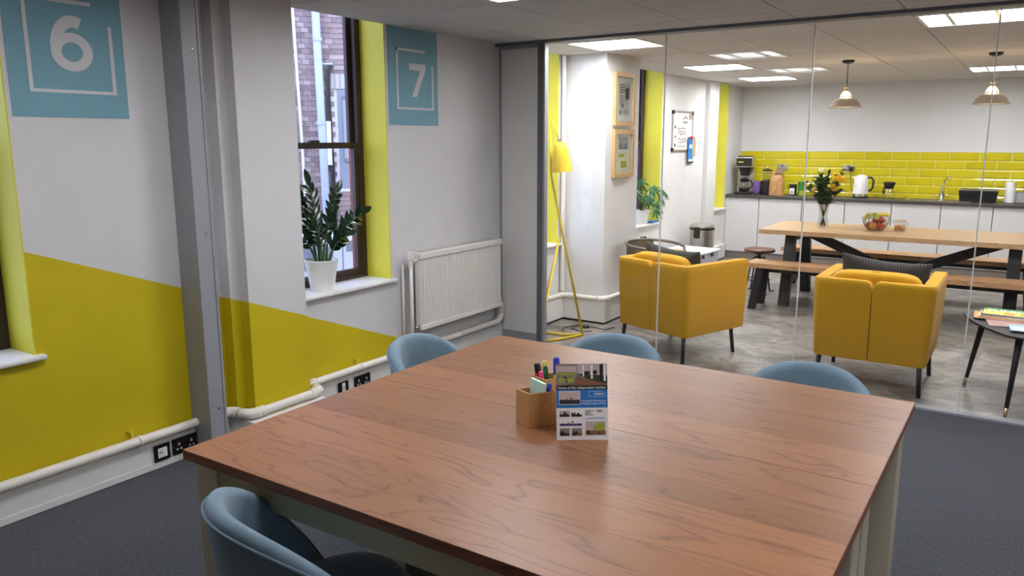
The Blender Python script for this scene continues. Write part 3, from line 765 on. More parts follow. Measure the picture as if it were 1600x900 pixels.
def ink(rects, mat, name='print', d=.0003):
    b = MB()
    for u0, u1, v0, v1 in rects: b.quad(lp(u0*LW, v0*LH, d), lp(u1*LW, v0*LH, d), lp(u1*LW, v1*LH, d), lp(u0*LW, v1*LH, d))
    b.build(name, mat, lf, fix=False)
def polyink(polys, mat, d, name='print'):
    b = MB()
    for p in polys: b.add([lp(u*LW, v*LH, d) for u, v in p], [tuple(range(len(p)))])
    b.build(name, mat, lf, fix=False)
ink([(0, 1, .66, 1)], 'ink_grey', 'cover_photo'); ink([(0, 1, .42, .66)], 'ink_blue', 'blue_band')
e = .0005
ink([(0, .4, .88, .97)], 'ink_pink', d=e); ink([(0, .38, .855, .89)], 'ink_lime', d=e); ink([(.42, 1, .8, 1)], 'ink_pink', d=e)
polyink([[(.42, .86), (1, .8), (1, .66), (0, .66), (.0, .7), (.35, .75)]], 'ink_brown', e)
polyink([[(0, .66), (.42, .66), (.3, .72), (0, .715)]], 'ink_dark', e+.0001); polyink([[(.4, .87), (1, .84), (1, .73), (.6, .80)]], 'ink_dark', e+.0001)
ink([(.05, .16, .75, .82), (.2, .34, .76, .83)], 'ink_lime', d=e+.0002); ink([(.14, .3, .815, .83), (.2, .22, .75, .82), (.55, .66, .86, .9), (.72, .8, .86, .91), (.85, .92, .77, .99)], 'ink_black', d=e+.0002)
ink([(.93, .97, .77, .99), (.52, .55, .83, .98), (.68, .72, .8, .98)], 'ink_white', d=e+.0003)
ink([(.0, 1, .66, .712)], 'ink_black', d=e+.0003)
def photo(u0, u1, v0, v1, wall, floor, bits, border=True):
    if border: ink([(u0-.008, u1+.008, v0-.006, v1+.006)], 'ink_white', d=e)
    ink([(u0, u1, v0, v1)], wall, 'photo', e+.0001); vm = v0+(v1-v0)*.35
    ink([(u0, u1, v0, vm)], floor, d=e+.0002)
    rg = random.Random(bits); rs = []
    for k in range(bits):
        u = rg.uniform(u0, u1-.06); v = rg.uniform(v0, vm+.01); rs.append((u, u+rg.uniform(.015, .05), v, min(v1, v+rg.uniform(.01, .035))))
    ink(rs, 'ink_black', d=e+.0003)
photo(.06, .46, .47, .635, 'ink_pink', 'ink_dark', 7)
for i, (a, c, v0, v1) in enumerate(((.06, .25, .305, .385), (.29, .49, .305, .385), (.06, .49, .185, .275), (.06, .25, .055, .155), (.29, .49, .055, .155))):
    photo(a, c, v0, v1, ('ink_pink', 'ink_white', 'ink_white', 'ink_grey', 'ink_grey')[i], ('ink_dark', 'ink_dark', 'ink_purple', 'ink_dark', 'ink_brown')[i], 5+i, False)
photo(.56, .95, .06, .24, 'ink_pink', 'ink_brown', 4, False); ink([(.72, .8, .12, .19), (.8, .93, .12, .22)], 'ink_lime', d=e+.0003)
def tx(s, u, v, size, mat, al='LEFT', bold=0):
    lettering(s, size, lambda x, y: lp(u*LW+x, v*LH+y, e+.0006), mat, 'lettering', lf, bold, al)
tx('Home of the independent worker', .97, .67, .0108, 'ink_white', 'RIGHT', .00012)
tx('enspace', .93, .592, .0095, 'ink_white', 'RIGHT', .0002)
tx('Hotdesks, Meeting and', .96, .50, .0078, 'ink_white', 'RIGHT', .00005); tx('Freelance Space to hire', .96, .465, .0078, 'ink_white', 'RIGHT', .00005)
bx_ = .006
ink([(.64, .645, .565, .635), (.955, .96, .565, .615), (.64, .96, .565, .569), (.64, .9, .631, .635)], 'ink_white', 'logo_box', e+.0006)
rg = random.Random(2)
ink([(.56, .56+rg.uniform(.1, .17), .385-.013*k, .39-.013*k) for k in range(6)]+[(.78, .78+rg.uniform(.08, .14), .385-.013*k, .39-.013*k) for k in range(3)], 'ink_text', 'small_print', e+.0006)
ink([(.6, .95, .285, .29), (.55, .95, .272, .277)], 'ink_blue', 'small_print', e+.0006)

# plants
def leaf_mesh(name, mat, L, Wd, n=6, fold=.25, curl=.12):
    b = MB(); vs = []; fs = []
    for i in range(n+1):
        t = i/n; w = Wd*math.sin(pi*min(1, t*.96+.04))**.8*(1-.25*t); z = -curl*L*t*t
        vs += [(-w, t*L, z+fold*w), (0, t*L, z), (w, t*L, z+fold*w)]
    for i in range(n): fs += [(i*3, i*3+1, i*3+4, i*3+3), (i*3+1, i*3+2, i*3+5, i*3+4)]
    m = b.add(vs, fs).mesh(name, mat, True, False); return m
def align(d, up):
    y = Vector(d).normalized(); x = y.cross(Vector(up)).normalized(); z = x.cross(y)
    return Matrix((x, y, z)).transposed().to_euler()
pl = thing('potted_plant', 'dark glossy leaved plant in a white pot on the sill left of number seven', 'plant', (-3.745, 3.445, SILL+.002))
MB().lathe([(.072, 0), (.074, .004), (.104, .185), (.107, .195), (.102, .197), (.098, .185), (.09, .15)], 36, cap1=False).build('pot', 'pot_white', pl, autos=40)
MB().lathe([(.001, .165), (.094, .163)], 24, cap0=False, cap1=False).build('soil', 'soil', pl)
zl = leaf_mesh('leaf', 'leaf_zz', .1, .024)
rg = random.Random(12)
# (dx, dy, height) of each stem tip, from the pot
for (tx_, ty_, tz_, nlf) in ((.02, -.09, .72, 9), (.0, -.2, .70, 9), (.03, .13, .66, 9), (.035, .34, .50, 9), (.02, -.27, .46, 7), (.05, .04, .46, 7), (.05, .18, .36, 6), (.05, -.08, .44, 7)):
    base = Vector((tx_*.3+rg.uniform(-.02, .02), ty_*.2, .16)); tz_ *= .93; tip = Vector((tx_, ty_, tz_)); mid = (base+tip)/2+Vector((-tx_*.25, -ty_*.28, .04))
    path = [(1-u)**2*base+2*u*(1-u)*mid+u*u*tip for u in [k/8 for k in range(9)]]
    st = MB().tube(path, [.009-.0007*k for k in range(9)], 7).build('stem', 'stem_green', pl, smooth=True)
    nlf = max(5, nlf-2)
    for k in range(nlf):
        u = .4+.6*k/(nlf-1); p = (1-u)**2*base+2*u*(1-u)*mid+u*u*tip; tg = (2*(1-u)*(mid-base)+2*u*(tip-mid)).normalized()
        side = tg.cross(Vector((1, .15, 0))).normalized()
        for s in ((-1, 1) if k < nlf-1 else (0,)):
            d = (tg*.8+side*s*.95+Vector((.25*rg.uniform(-1, 1), 0, .12))).normalized() if s else tg
            o = share(zl, 'leaf', pl, p, rot=align(d, Vector((.8, -.3, .5))), sc=[rg.uniform(.8, 1.1)]*3)

# ================================================================== lounge
# framed newspaper pages on the pier
def picture(z0, z1, label, kind):
    t = thing('picture_frame', label, 'picture', (-3.21, 6.47, z0)); w, h = .415, z1-z0; d = .03; f = .042
    for a in ((0, w, 0, f), (0, w, h-f, h), (0, f, f, h-f), (w-f, w, f, h-f)): box(0, d, *a).build('frame_bar', 'frame_oak', t)
    box(0, .012, f, w-f, f, h-f).build('mount', 'paper_white', t)
    def q(rs, mat):
        b = MB()
        for y0, y1, v0, v1 in rs: b.box(.012, .0125, y0*w, y1*w, v0*h, v1*h)
        b.build('print', mat, t)
    if kind == 0:
        q([(.24, .76, .2, .8)], 'newspaper'); 
        b = MB()
        for k, (a, c) in enumerate(((.26, .5), (.26, .52), (.26, .55), (.26, .48))): b.box(.0126, .013, a*w, c*w, (.755-k*.045)*h, (.775-k*.045)*h)
        for k in range(11): b.box(.0126, .013, .27*w, .47*w, (.57-k*.014)*h, (.575-k*.014)*h)
        for k in range(8): b.box(.0126, .013, .5*w, .74*w, (.3-k*.011)*h, (.304-k*.011)*h)
        b.build('newsprint', 'ink_dark', t)
        q([(.54, .74, .5, .72)], 'ink_grey'); b = MB(); b.box(.0126, .013, .36*w, .46*w, .34*h, .42*h); b.box(.0126, .013, .28*w, .36*w, .22*h, .29*h); b.build('drawing', 'ink_dark', t)
    else:
        q([(.26, .76, .58, .84)], 'ink_grey'); b = MB(); b.box(.0126, .013, .28*w, .74*w, .6*h, .63*h); b.box(.0126, .013, .34*w, .44*w, .63*h, .7*h); b.box(.0126, .013, .56*w, .68*w, .63*h, .7*h); b.build('drawing', 'ink_dark', t)
        q([(.3, .56, .42, .49), (.4, .7, .2, .34)], 'ink_lime')
    box(.014, .016, f, w-f, f, h-f).build('glazing', 'clear_glass', t)
picture(1.79, 2.265, 'upper oak framed newspaper page on the white pier', 0)
picture(1.325, 1.76, 'lower oak framed clipping with a photo on the white pier', 1)

# whiteboard
wb = thing('whiteboard', 'small whiteboard with handwritten list on the lounge wall', 'whiteboard', (XW, 8.92, 1.53)); w, h = .66, .48
box(0, .012, .01, w-.01, .01, h-.01).build('board', 'plastic_white', wb)
for a in ((0, w, 0, .02), (0, w, h-.02, h), (0, .02, .02, h-.02), (w-.02, w, .02, h-.02)): box(0, .018, *a).build('frame_bar', 'brushed_steel', wb)
for y in (0, w-.04):
    for z in (0, h-.04): box(-.0, .022, y-.002, y+.042, z-.002, z+.042).build('corner', 'black_plastic', wb)
rg = random.Random(4); b = MB()
def scrib(y, z, ln, hh):
    pts = [(.0125, y+ln*k/14, z+hh*(rg.random()-.4)) for k in range(15)]; b.tube(pts, .0028, 4)
scrib(.33, .40, .16, .05); scrib(.33, .345, .05, .02); scrib(.4, .34, .08, .03)
for z, y in ((.27, .16), (.235, .18), (.2, .18), (.145, .17), (.11, .19), (.06, .16)): scrib(y, z, .26, .03)
for z in (.28, .165, .07): scrib(.07, z, .04, .04)
b.build('handwriting', 'ink_dark', wb)
box(.012, .016, .53, .62, .38, .45).build('red_magnet', 'mag_pink', wb)
lh = thing('leaflet_holder', 'clipped bundle of blue and white leaflets hanging below the whiteboard', 'leaflets', (XW, 9.37, 1.38))
box(.02, .026, .06, .24, 0, .32).build('backing_card', 'ink_black', lh); box(.026, .029, .07, .22, .02, .30).build('leaflet', 'ink_white', lh)
box(.029, .032, .04, .19, .05, .31).build('blue_leaflet', 'ink_blue', lh); box(.032, .034, .07, .16, .18, .23).build('green_note', 'note_mint', lh)
box(.022, .025, .22, .3, .08, .31).build('cream_slip', 'crisp', lh); box(.03, .045, .1, .16, .3, .33).build('clip', 'ink_red', lh); box(0, .02, .1, .15, .25, .31).build('hook', 'steel', lh)

# pedal bin and plastic storage box
bn = thing('pedal_bin', 'brushed steel pedal bin beside the kitchen cabinets', 'bin', (-3.43, 9.5, 0))
MB().lathe([(.155, 0), (.155, .02)], 32).build('base', 'black_plastic', bn, autos=40)
MB().lathe([(.15, .02), (.15, .56)], 36).build('body', 'brushed_steel', bn, autos=40)
MB().lathe([(.156, .56), (.156, .59)], 36).build('rim', 'black_plastic', bn, autos=40)
MB().lathe([(.154, .59), (.15, .615), (.1, .64), (.02, .65)], 36).build('lid', 'brushed_steel', bn, autos=50)
box(-.05, .03, -.168, -.14, .46, .6).build('hinge_cover', 'black_plastic', bn, bevel=.01)
sb = thing('storage_box', 'translucent white plastic storage box on the floor beside the bin', 'box', (-3.29, 8.62, 0), R(-4))
b = MB(); a, c = .25, .36
b.add([(-a*.92, -c*.94, .0), (a*.92, -c*.94, 0), (a*.92, c*.94, 0), (-a*.92, c*.94, 0), (-a, -c, .38), (a, -c, .38), (a, c, .38), (-a, c, .38)], [(0,3,2,1), (4,5,6,7), (0,1,5,4), (1,2,6,5), (2,3,7,6), (3,0,4,7)]).build('tub', 'plastic_box', sb, bevel=.02)
box(-.265, .265, -.375, .375, .38, .41).build('lid', 'plastic_white', sb, bevel=.012)
for k in range(4): box(-.2, .2, -.28+k*.17, -.23+k*.17, .41, .418).build('lid_rib', 'plastic_white', sb, bevel=.003)
for y in (-.12, .12): box(.262, .272, y-.025, y+.025, .345, .39).build('latch', 'black_plastic', sb, bevel=.004)

# yellow armchairs
def armchair():
    t = thing('armchair', '', 'armchair', (0, 0, 0), 0, 'yellow lounge armchairs')
    hw, dp, th, z0, z1, cr = .375, .71, .085, .2, .745, .06
    for s in (-1, 1):
        path = [(x_, 0) for x_ in (.003, .0045, .008, .014, .022, .032, .044, .056)]+[(.056+(hw-cr-.056)*k/5, 0) for k in range(1, 6)]
        path += [(hw-cr+cr*sin(R(a)), cr-cr*cos(R(a))) for a in (18, 36, 54, 72, 90)]
        path += [(hw, cr+(dp-cr)*k/8) for k in range(1, 9)]
        nrm = []
        for i, p in enumerate(path):
            q0, q1 = path[max(0, i-1)], path[min(len(path)-1, i+1)]; tx_, ty_ = q1[0]-q0[0], q1[1]-q0[1]; l = math.hypot(tx_, ty_); nrm.append((-ty_/l, tx_/l))
        levels = [(0, .03), (.04, .022), (.5, .008), (.92, 0), (.972, .0), (1, .008)]
        vs = []; fs = []; m = len(levels)*2
        for i, (p, nm) in enumerate(zip(path, nrm)):
            sd = p[0] if p[1] == 0 else 9; zt = z1
            if sd < .05: zt = z1-.05*(1-math.sqrt(max(0, 1-((.05-sd)/.05)**2)))
            prog = i/len(path)
            for u, ins in levels: vs.append((s*(p[0]+nm[0]*ins), p[1]+nm[1]*ins, z0+(zt-z0)*u))
            for u, ins in levels[::-1]: vs.append((s*(p[0]+nm[0]*(th-ins*.4)), p[1]+nm[1]*(th-ins*.4), z0+(zt-z0)*u))
        L = len(path)
        for i in range(L-1):
            for j in range(m): fs.append((i*m+j, i*m+(j+1) % m, (i+1)*m+(j+1) % m, (i+1)*m+j))
        fs += [tuple(range(m)), tuple(range((L-1)*m, L*m))[::-1]]
        MB().add(vs, fs).build('shell', 'armchair_yellow', t, bevel=.012, autos=50)
    box(-hw+th, hw-th, th, dp-.02, .2, .3).build('seat_base', 'armchair_yellow', t, bevel=.01)
    rounded(-hw+th+.002, hw-th-.002, th, dp+.01, .29, .46, 5, 40, 16).build('seat_cushion', 'armchair_yellow', t, smooth=True)
    o = rounded(-hw+th+.005, hw-th-.005, -.06, .06, 0, .36, 5, 40, 16).build('back_cushion', 'armchair_yellow', t, smooth=True); o.location = (0, .16, .44); o.rotation_euler = (R(8), 0, 0)
    for sx in (-1, 1):
        for y, dy in ((.06, -.035), (dp-.1, .04)): MB().tube([(sx*.31, y, .22), (sx*.325, y+dy*.6, 0)], [.016, .014], 10).build('leg', 'black_metal', t, smooth=True)
    return t
A1 = armchair(); A1.location = (-.82, 5.515, 0); A1['label'] = 'yellow armchair on the right, seen square from behind through the glass'
A2 = copy_tree(A1); A2.location = (-2.40, 5.535, 0); A2.rotation_euler = (0, 0, R(-20)); A2['label'] = 'yellow armchair on the left, turned with its side showing, near the yellow floor lamp'
def cushion(arm, label, dx, tilt, rz, dz=0):
    t = MB(); nn = 25; top = {}
    for sd in (1, -1):
        def fn(a, b_):
            u, v = 2*a-1, 2*b_-1; u = math.sin(u*pi/2); v = math.sin(v*pi/2)
            th_ = .062*max(0, (1-u*u)*(1-v*v))**.42
            return (.285*u*(1-.06*(1-v*v)), sd*(th_+.0012), .185*v*(1-.11*(1-u*u))+.012*u*u)
        t.grid(fn, nn, 17)
    o = t.build('cushion', 'houndstooth', smooth=True)
    o.matrix_world = Matrix.Translation(arm.location) @ Matrix.Rotation(arm.rotation_euler.z, 4, 'Z') @ Matrix.Translation((dx, .31, .685+dz)) @ Matrix.Rotation(R(tilt), 4, 'X') @ Matrix.Rotation(R(rz), 4, 'Y')
    tag(o, label, 'cushion', 'houndstooth cushions')
cushion(A1, 'black and grey patterned cushion in the right armchair', .02, 12, 4)
cushion(A2, 'black and grey patterned cushion in the left armchair', -.03, 16, 3, -.03)

# grey metal tub chair behind the left armchair
tb = thing('tub_chair', 'grey metal tub chair with a yellow seat pad behind the left armchair', 'chair', (-2.84, 6.66, 0), R(-105))
def rim(a, r=.27, z=.74): return (r*sin(a), -r*cos(a)*1.0, z-.04*(abs(a)/2.2)**2)
MB().tube([rim(R(-125+250*k/30)) for k in range(31)], .013, 10).build('back_rail', 'tub_grey', tb, smooth=True)
MB().grid(lambda u, v: tuple(Vector(rim(R(-48+96*u), .262, .735-.28*v))*1), 20, 6).build('back_panel', 'tub_grey', tb, smooth=True)
MB().lathe([(.22, .43), (.23, .44), (.23, .455)], 28).build('seat', 'tub_grey', tb, autos=40)
rounded(-.2, .2, -.2, .2, .452, .54, 3, 30, 12).build('seat_pad', 'armchair_yellow', tb, smooth=True)
for s in (-1, 1):
    p = rim(R(s*125)); MB().tube([p, (p[0], p[1]+.03, .6), (s*.19, .14, .44)], .012, 8).build('arm_support', 'tub_grey', tb, smooth=True)
    for sy in (-1, 1): MB().tube([(s*.15, sy*.15, .44), (s*.21, sy*.21, 0)], .013, 8).build('leg', 'tub_grey', tb, smooth=True)

# unidentified red and white item below the sill, built in an extinguisher's shape
fx = thing('red_white_item', 'small unidentified red and white item below the lounge window sill behind the tub chair', 'item', (-3.55, 7.95, .3))
MB().lathe([(.04, 0), (.045, .01), (.045, .22), (.03, .26), (.015, .275)], 20).build('item_body', 'ink_red', fx, autos=50)
MB().lathe([(.0455, .1), (.0455, .17)], 20, cap0=False, cap1=False).build('white_band', 'ink_white', fx, smooth=True)
MB().tube([(0, 0, .27), (0, 0, .3), (.04, .0, .32), (.07, 0, .26), (.06, 0, .1)], .009, 8).build('cord', 'black_plastic', fx, smooth=True)
box(-.02, .05, -.01, .01, .3, .315).build('cap', 'black_plastic', fx); box(-.1, -.04, -.02, .02, .12, .16).build('hook', 'ink_red', fx)

# floor lamp
fl_ = thing('floor_lamp', 'yellow tripod floor lamp with a conical shade behind the glass', 'floor lamp', (-3.3, 5.75, 0))
def rel(x, y, z): return (x+3.3, y-5.75, z)
top = rel(-3.40, 5.84, 1.19); kn = rel(-3.115, 5.80, .012)
MB().tube([rel(-3.125, 5.815, .012), rel(-3.43, 5.845, 1.19), rel(-3.475, 5.85, 1.36), rel(-3.49, 5.85, 1.84)], .011, 10).build('stem', 'lamp_yellow', fl_, smooth=True)
MB().tube([rel(-3.125, 5.815, .012), rel(-3.25, 5.73, .012), rel(-3.50, 5.69, .012)], .011, 10).build('foot_bar', 'lamp_yellow', fl_, smooth=True)
MB().tube([rel(-3.125, 5.81, .012), rel(-3.2, 5.60, .012), rel(-3.27, 5.46, .012)], .011, 10).build('foot_bar', 'lamp_yellow', fl_, smooth=True)
MB().tube([rel(-3.375, 5.84, .86), rel(-3.50, 5.69, .012)], .009, 10).build('rear_leg', 'lamp_yellow', fl_, smooth=True)
MB().tube([rel(-3.375, 5.84, .86), rel(-3.40, 5.55, .012), rel(-3.27, 5.46, .012)], .009, 10).build('rear_leg', 'lamp_yellow', fl_, smooth=True)
MB().tube([rel(-3.49, 5.85, 1.82), rel(-3.475, 5.85, 1.835), rel(-3.40, 5.845, 1.68)], .007, 8).build('arm', 'lamp_yellow', fl_, smooth=True)
MB().tube([rel(-3.403, 5.845, 1.69), rel(-3.392, 5.845, 1.645)], .012, 10).build('swivel', 'steel', fl_, smooth=True)
o = MB().lathe([(.012, 0), (.035, -.005), (.055, -.03), (.068, -.1), (.086, -.215), (.09, -.255), (.087, -.255), (.066, -.1), (.05, -.03), (.012, -.01)], 32, cap0=False, cap1=False).build('shade', 'lamp_yellow', fl_, autos=50)
o.location = rel(-3.385, 5.845, 1.65); o.rotation_euler = (0, R(-5), 0)
cbl = thing('foot_switch', 'black foot switch on a looping cable on the lounge floor', 'switch', (-3.25, 6.1, 0))
MB().tube([(-.1, -.25, .006), (-.16, -.12, .006), (-.1, .03, .006), (.0, .03, .008), (.12, .02, .006), (.19, .0, .006), (.22, .14, .006)], .004, 6).build('cable', 'black_plastic', cbl, smooth=True)
MB().tube([(.0, .03, .006), (-.09, -.03, .006), (-.08, -.12, .006), (.06, -.17, .006), (.12, -.1, .006)], .004, 6).build('cable', 'black_plastic', cbl, smooth=True)
MB().lathe([(.035, 0), (.033, .012), (.018, .024), (.004, .026)], 20).build('switch', 'black_plastic', cbl, autos=50)

# fatsia on the lounge sill
ft = thing('potted_plant', 'light green broad lobed plant in a white pot on the lounge window sill', 'plant', (-3.73, 8.3, SILL+.002))
MB().lathe([(.075, 0), (.095, .15), (.098, .155), (.09, .155), (.085, .13)], 28, cap1=False).build('pot', 'pot_white', ft, autos=40)
MB().lathe([(.001, .14), (.087, .138)], 20, cap0=False, cap1=False).build('soil', 'soil', ft)
def lobed():
    pts = []
    for k in range(7):
        a = R(-105+35*k); L = (.09, .115, .13, .14, .13, .115, .09)[k]
        for da, rr_ in ((-13, .4), (-7, .75), (0, 1), (7, .75), (13, .4)):
            pts.append((L*rr_*sin(a+R(da)), .02+L*rr_*cos(a+R(da)), -.25*(L*rr_)**2/.1))
    n = len(pts); return MB().add([(0, .0, .005)]+pts, [(0, i+1, i+2) for i in range(n-1)]).mesh('leaf', 'leaf_fatsia', False, False)
lm = lobed(); rg = random.Random(9)
for (x, y, z) in ((.12, .0, .32), (.02, .18, .3), (.1, .26, .18), (-.02, -.02, .40), (.11, -.12, .22), (.1, .13, .12), (.04, .05, .22), (.13, .05, .06), (.02, -.2, .3), (.1, .34, .26)):
    p = Vector((x, y, z+.1)); MB().tube([(0, 0, .13), (x*.5, y*.5, .13+z*.7), p], .004, 6).build('stem', 'stem_green', ft, smooth=True)
    d = Vector((x+.05, y, -.12)).normalized(); share(lm, 'leaf', ft, p, rot=align(d, Vector((.5, -.5, .8))), sc=[rg.uniform(.9, 1.2)]*3)
tag(box(-3.70, -3.63, 8.42, 8.60, SILL+.002, SILL+.02).build('notebook', 'ink_blue', bevel=.002), 'flat blue notebook on the lounge window sill', 'notebook')

# dining table with trestle legs and crossed braces
dt = thing('dining_table', 'long pale oak dining table with black angled legs', 'table', (-1.05, 8.52, 0))
DX, DY, DZ = 1.25, .5, .77
for k in range(6):
    y = -DY+k*2*DY/6; box(-DX, DX, y+.0008, y+2*DY/6-.0008, DZ-.045, DZ).build('board', 'oak_pale', dt)
for sx in (-1, 1):
    for sy in (-1, 1):
        a0, a1 = Vector((sx*.97, sy*.46, 0)), Vector((sx*.97, sy*.30, DZ-.045)); b = MB(); wx, wy = .05, .04
        b.add([a0+Vector((u*wx, v*wy, 0)) for u, v in ((-1,-1), (1,-1), (1,1), (-1,1))]+[a1+Vector((u*wx, v*wy, 0)) for u, v in ((-1,-1), (1,-1), (1,1), (-1,1))], [(3,2,1,0), (4,5,6,7), (0,1,5,4), (1,2,6,5), (2,3,7,6), (3,0,4,7)]).build('leg', 'black_wood', dt, bevel=.004)
    box(sx*.97-.04, sx*.97+.04, -.3, .3, DZ-.12, DZ-.045).build('top_rail', 'black_wood', dt)
    box(sx*.97-.03, sx*.97+.03, -.38, .38, .22, .3).build('stretcher', 'black_wood', dt)
    b = MB(); p, q = (sx*.86, DZ-.06), (sx*.03, .36); L = math.hypot(q[0]-p[0], q[1]-p[1]); nx, nz = -(q[1]-p[1])/L*.045, (q[0]-p[0])/L*.045
    b.prism([(p[0]+nx, p[1]+nz), (q[0]+nx, q[1]+nz), (q[0]-nx, q[1]-nz), (p[0]-nx, p[1]-nz)], .06, lambda u, v, w: (u, w-.03, v)); b.build('brace', 'black_wood', dt, bevel=.003)
box(-.12, .12, -.03, .03, .30, .38).build('brace_joint', 'black_wood', dt)
def bench(loc, label, wf):
    t = thing('bench', label, 'bench', loc, 0, 'oak dining benches')
    for y in (-.16, 0): box(-1.25, 1.25, y+.0008, y+.1592, .415, .46).build('board', wf, t)
    box(-1.1, 1.1, -.02, .02, .36, .415).build('rail', 'black_wood', t)
    for sx in (-1, 1):
        for sy in (-1, 1):
            a0, a1 = Vector((sx*1.17, sy*.15, 0)), Vector((sx*1.12, sy*.1, .415)); w = .035; b = MB()
            b.add([a0+Vector((u*w, v*w, 0)) for u, v in ((-1,-1), (1,-1), (1,1), (-1,1))]+[a1+Vector((u*w, v*w, 0)) for u, v in ((-1,-1), (1,-1), (1,1), (-1,1))], [(3,2,1,0), (4,5,6,7), (0,1,5,4), (1,2,6,5), (2,3,7,6), (3,0,4,7)]).build('leg', 'black_wood', t, bevel=.003)
bench((-1.08, 7.90, 0), 'oak bench on the near side of the dining table behind the armchairs', 'oak_bench')
bench((-1.1, 9.27, 0), 'oak bench on the far side of the dining table by the cabinets', 'oak_bench')
stl = thing('stool', 'round dark wooden stool with a black wire frame at the end of the dining table', 'stool', (-2.45, 8.62, 0))
MB().lathe([(.155, .455), (.165, .462), (.165, .485), (.155, .49)], 36).build('seat', 'walnut', stl, autos=40)
MB().tube([(0, 0, .33), (0, 0, .455)], .018, 12).build('screw_post', 'black_metal', stl, smooth=True); MB().lathe([(.05, .43), (.07, .455)], 16).build('seat_plate', 'black_metal', stl, autos=40)
MB().lathe([(.06, .33), (.06, .345)], 16).build('collar', 'black_metal', stl, autos=40)
for k in range(4):
    a = R(45+90*k); c, s_ = cos(a), sin(a)
    MB().tube([(c*.05, s_*.05, .40), (c*.09, s_*.09, .34), (c*.15, s_*.15, .012), (c*.19, s_*.19, .008)], .009, 8).build('leg', 'black_metal', stl, smooth=True)
MB().tube([(.125*cos(2*pi*k/28), .125*sin(2*pi*k/28), .15) for k in range(28)], .006, 6, closed=True).build('foot_ring', 'black_metal', stl, smooth=True)

# side table with magazines
ZS = .5
st = thing('side_table', 'small black three-legged side table with rounded triangular top', 'side table', (.03, 5.84, 0))
ctrl = [(-.36, .34), (-.03, -.40), (.42, .1)]
out = []
for i in range(3):
    p = Vector(ctrl[i]); a = Vector(ctrl[i-1]); c = Vector(ctrl[(i+1) % 3]); m0, m1 = (p+a)/2, (p+c)/2; cen = Vector((.01, .01))
    m0 += (m0-cen)*.55; m1 += (m1-cen)*.55
    q0, q1 = p+(m0-p)*.25, p+(m1-p)*.25
    for k in range(6): u = k/5; out.append((1-u)**2*q0+2*u*(1-u)*p+u*u*q1)
    nx = Vector(ctrl[(i+1) % 3]); q2 = nx+(m1-nx)*.25
    for k in range(1, 8): u = k/8; out.append((1-u)**2*q1+2*u*(1-u)*m1+u*u*q2)
poly = [(p.x, p.y) for p in out]
MB().prism(poly, .014, lambda u, v, w: (u, v, ZS-.018+w)).build('top', 'black_wood', st, bevel=.003)
for p0, p1 in (((-.22, .2), (-.297, .19)), ((-.01, -.25), (-.04, -.43)), ((.26, .07), (.36, .08))):
    a, b_ = Vector((p0[0], p0[1], ZS-.018)), Vector((p1[0], p1[1], .0)); k = a+(b_-a)*.88
    MB().tube([a, a+(b_-a)*.3, k], [.022, .018, .012], 10).build('leg', 'black_wood', st, smooth=True); MB().tube([k, b_], [.012, .009], 10).build('ferrule', 'brass', st, smooth=True)
def magazine(name, label, x, y, z, rz, w, d, th, cover, extras=()):
    t = thing(name, label, 'magazine', (x, y, z), R(rz), 'magazines on the side table')
    box(-w/2, w/2, -d/2, d/2, 0, th*.9).build('pages', 'paper_white', t); box(-w/2-.002, w/2+.001, -d/2-.001, d/2+.001, th*.9, th).build('cover', cover, t)
    for (a, b_, c, d_, mt) in extras: box(a*w, b_*w, c*d, d_*d, th, th+.0005).build('print', mt, t)
    return t
zz = ZS-.003
magazine('magazine', 'dull pink magazine lying under the others on the side table', -.02, 5.86, zz, 8, .30, .24, .006, 'mag_pink')
magazine('magazine', 'cream magazine at the bottom of the stack', -.1, 6.01, zz+.0075, 2, .30, .22, .006, 'crisp')
magazine('magazine', 'white magazine in the middle of the stack', -.07, 6.03, zz+.0145, -3, .30, .22, .007, 'paper_white')
magazine('magazine', 'dark covered magazine second from the top of the stack', -.06, 6.03, zz+.0225, -1, .30, .22, .007, 'ink_dark')
mg = magazine('magazine', 'yellow and green magazine on top of the stack on the side table', -.05, 6.04, zz+.0305, -2, .30, .22, .007, 'pen_yellow', [(-.5, .5, .2, .5, 'ink_green'), (-.4, .42, .02, .28, 'ink_lime'), (-.1, .1, -.42, -.12, 'crisp'), (.2, .45, -.4, -.1, 'ink_lime')])
lettering('FUNKY', .075, lambda x, y: (x-.13, y+.008, .0082), 'ink_white', 'lettering', mg, .003)
magazine('magazine', 'pale blue and white magazine at the front edge of the side table', .09, 5.70, zz+.0075, 4, .26, .18, .005, 'ink_sky', [(-.45, .1, -.4, .1, 'ink_white'), (.15, .4, -.1, .35, 'ink_white')])
magazine('magazine', 'pink magazine lying crosswise at the right of the side table', .16, 5.92, zz+.0075, 25, .22, .28, .012, 'mag_pink')

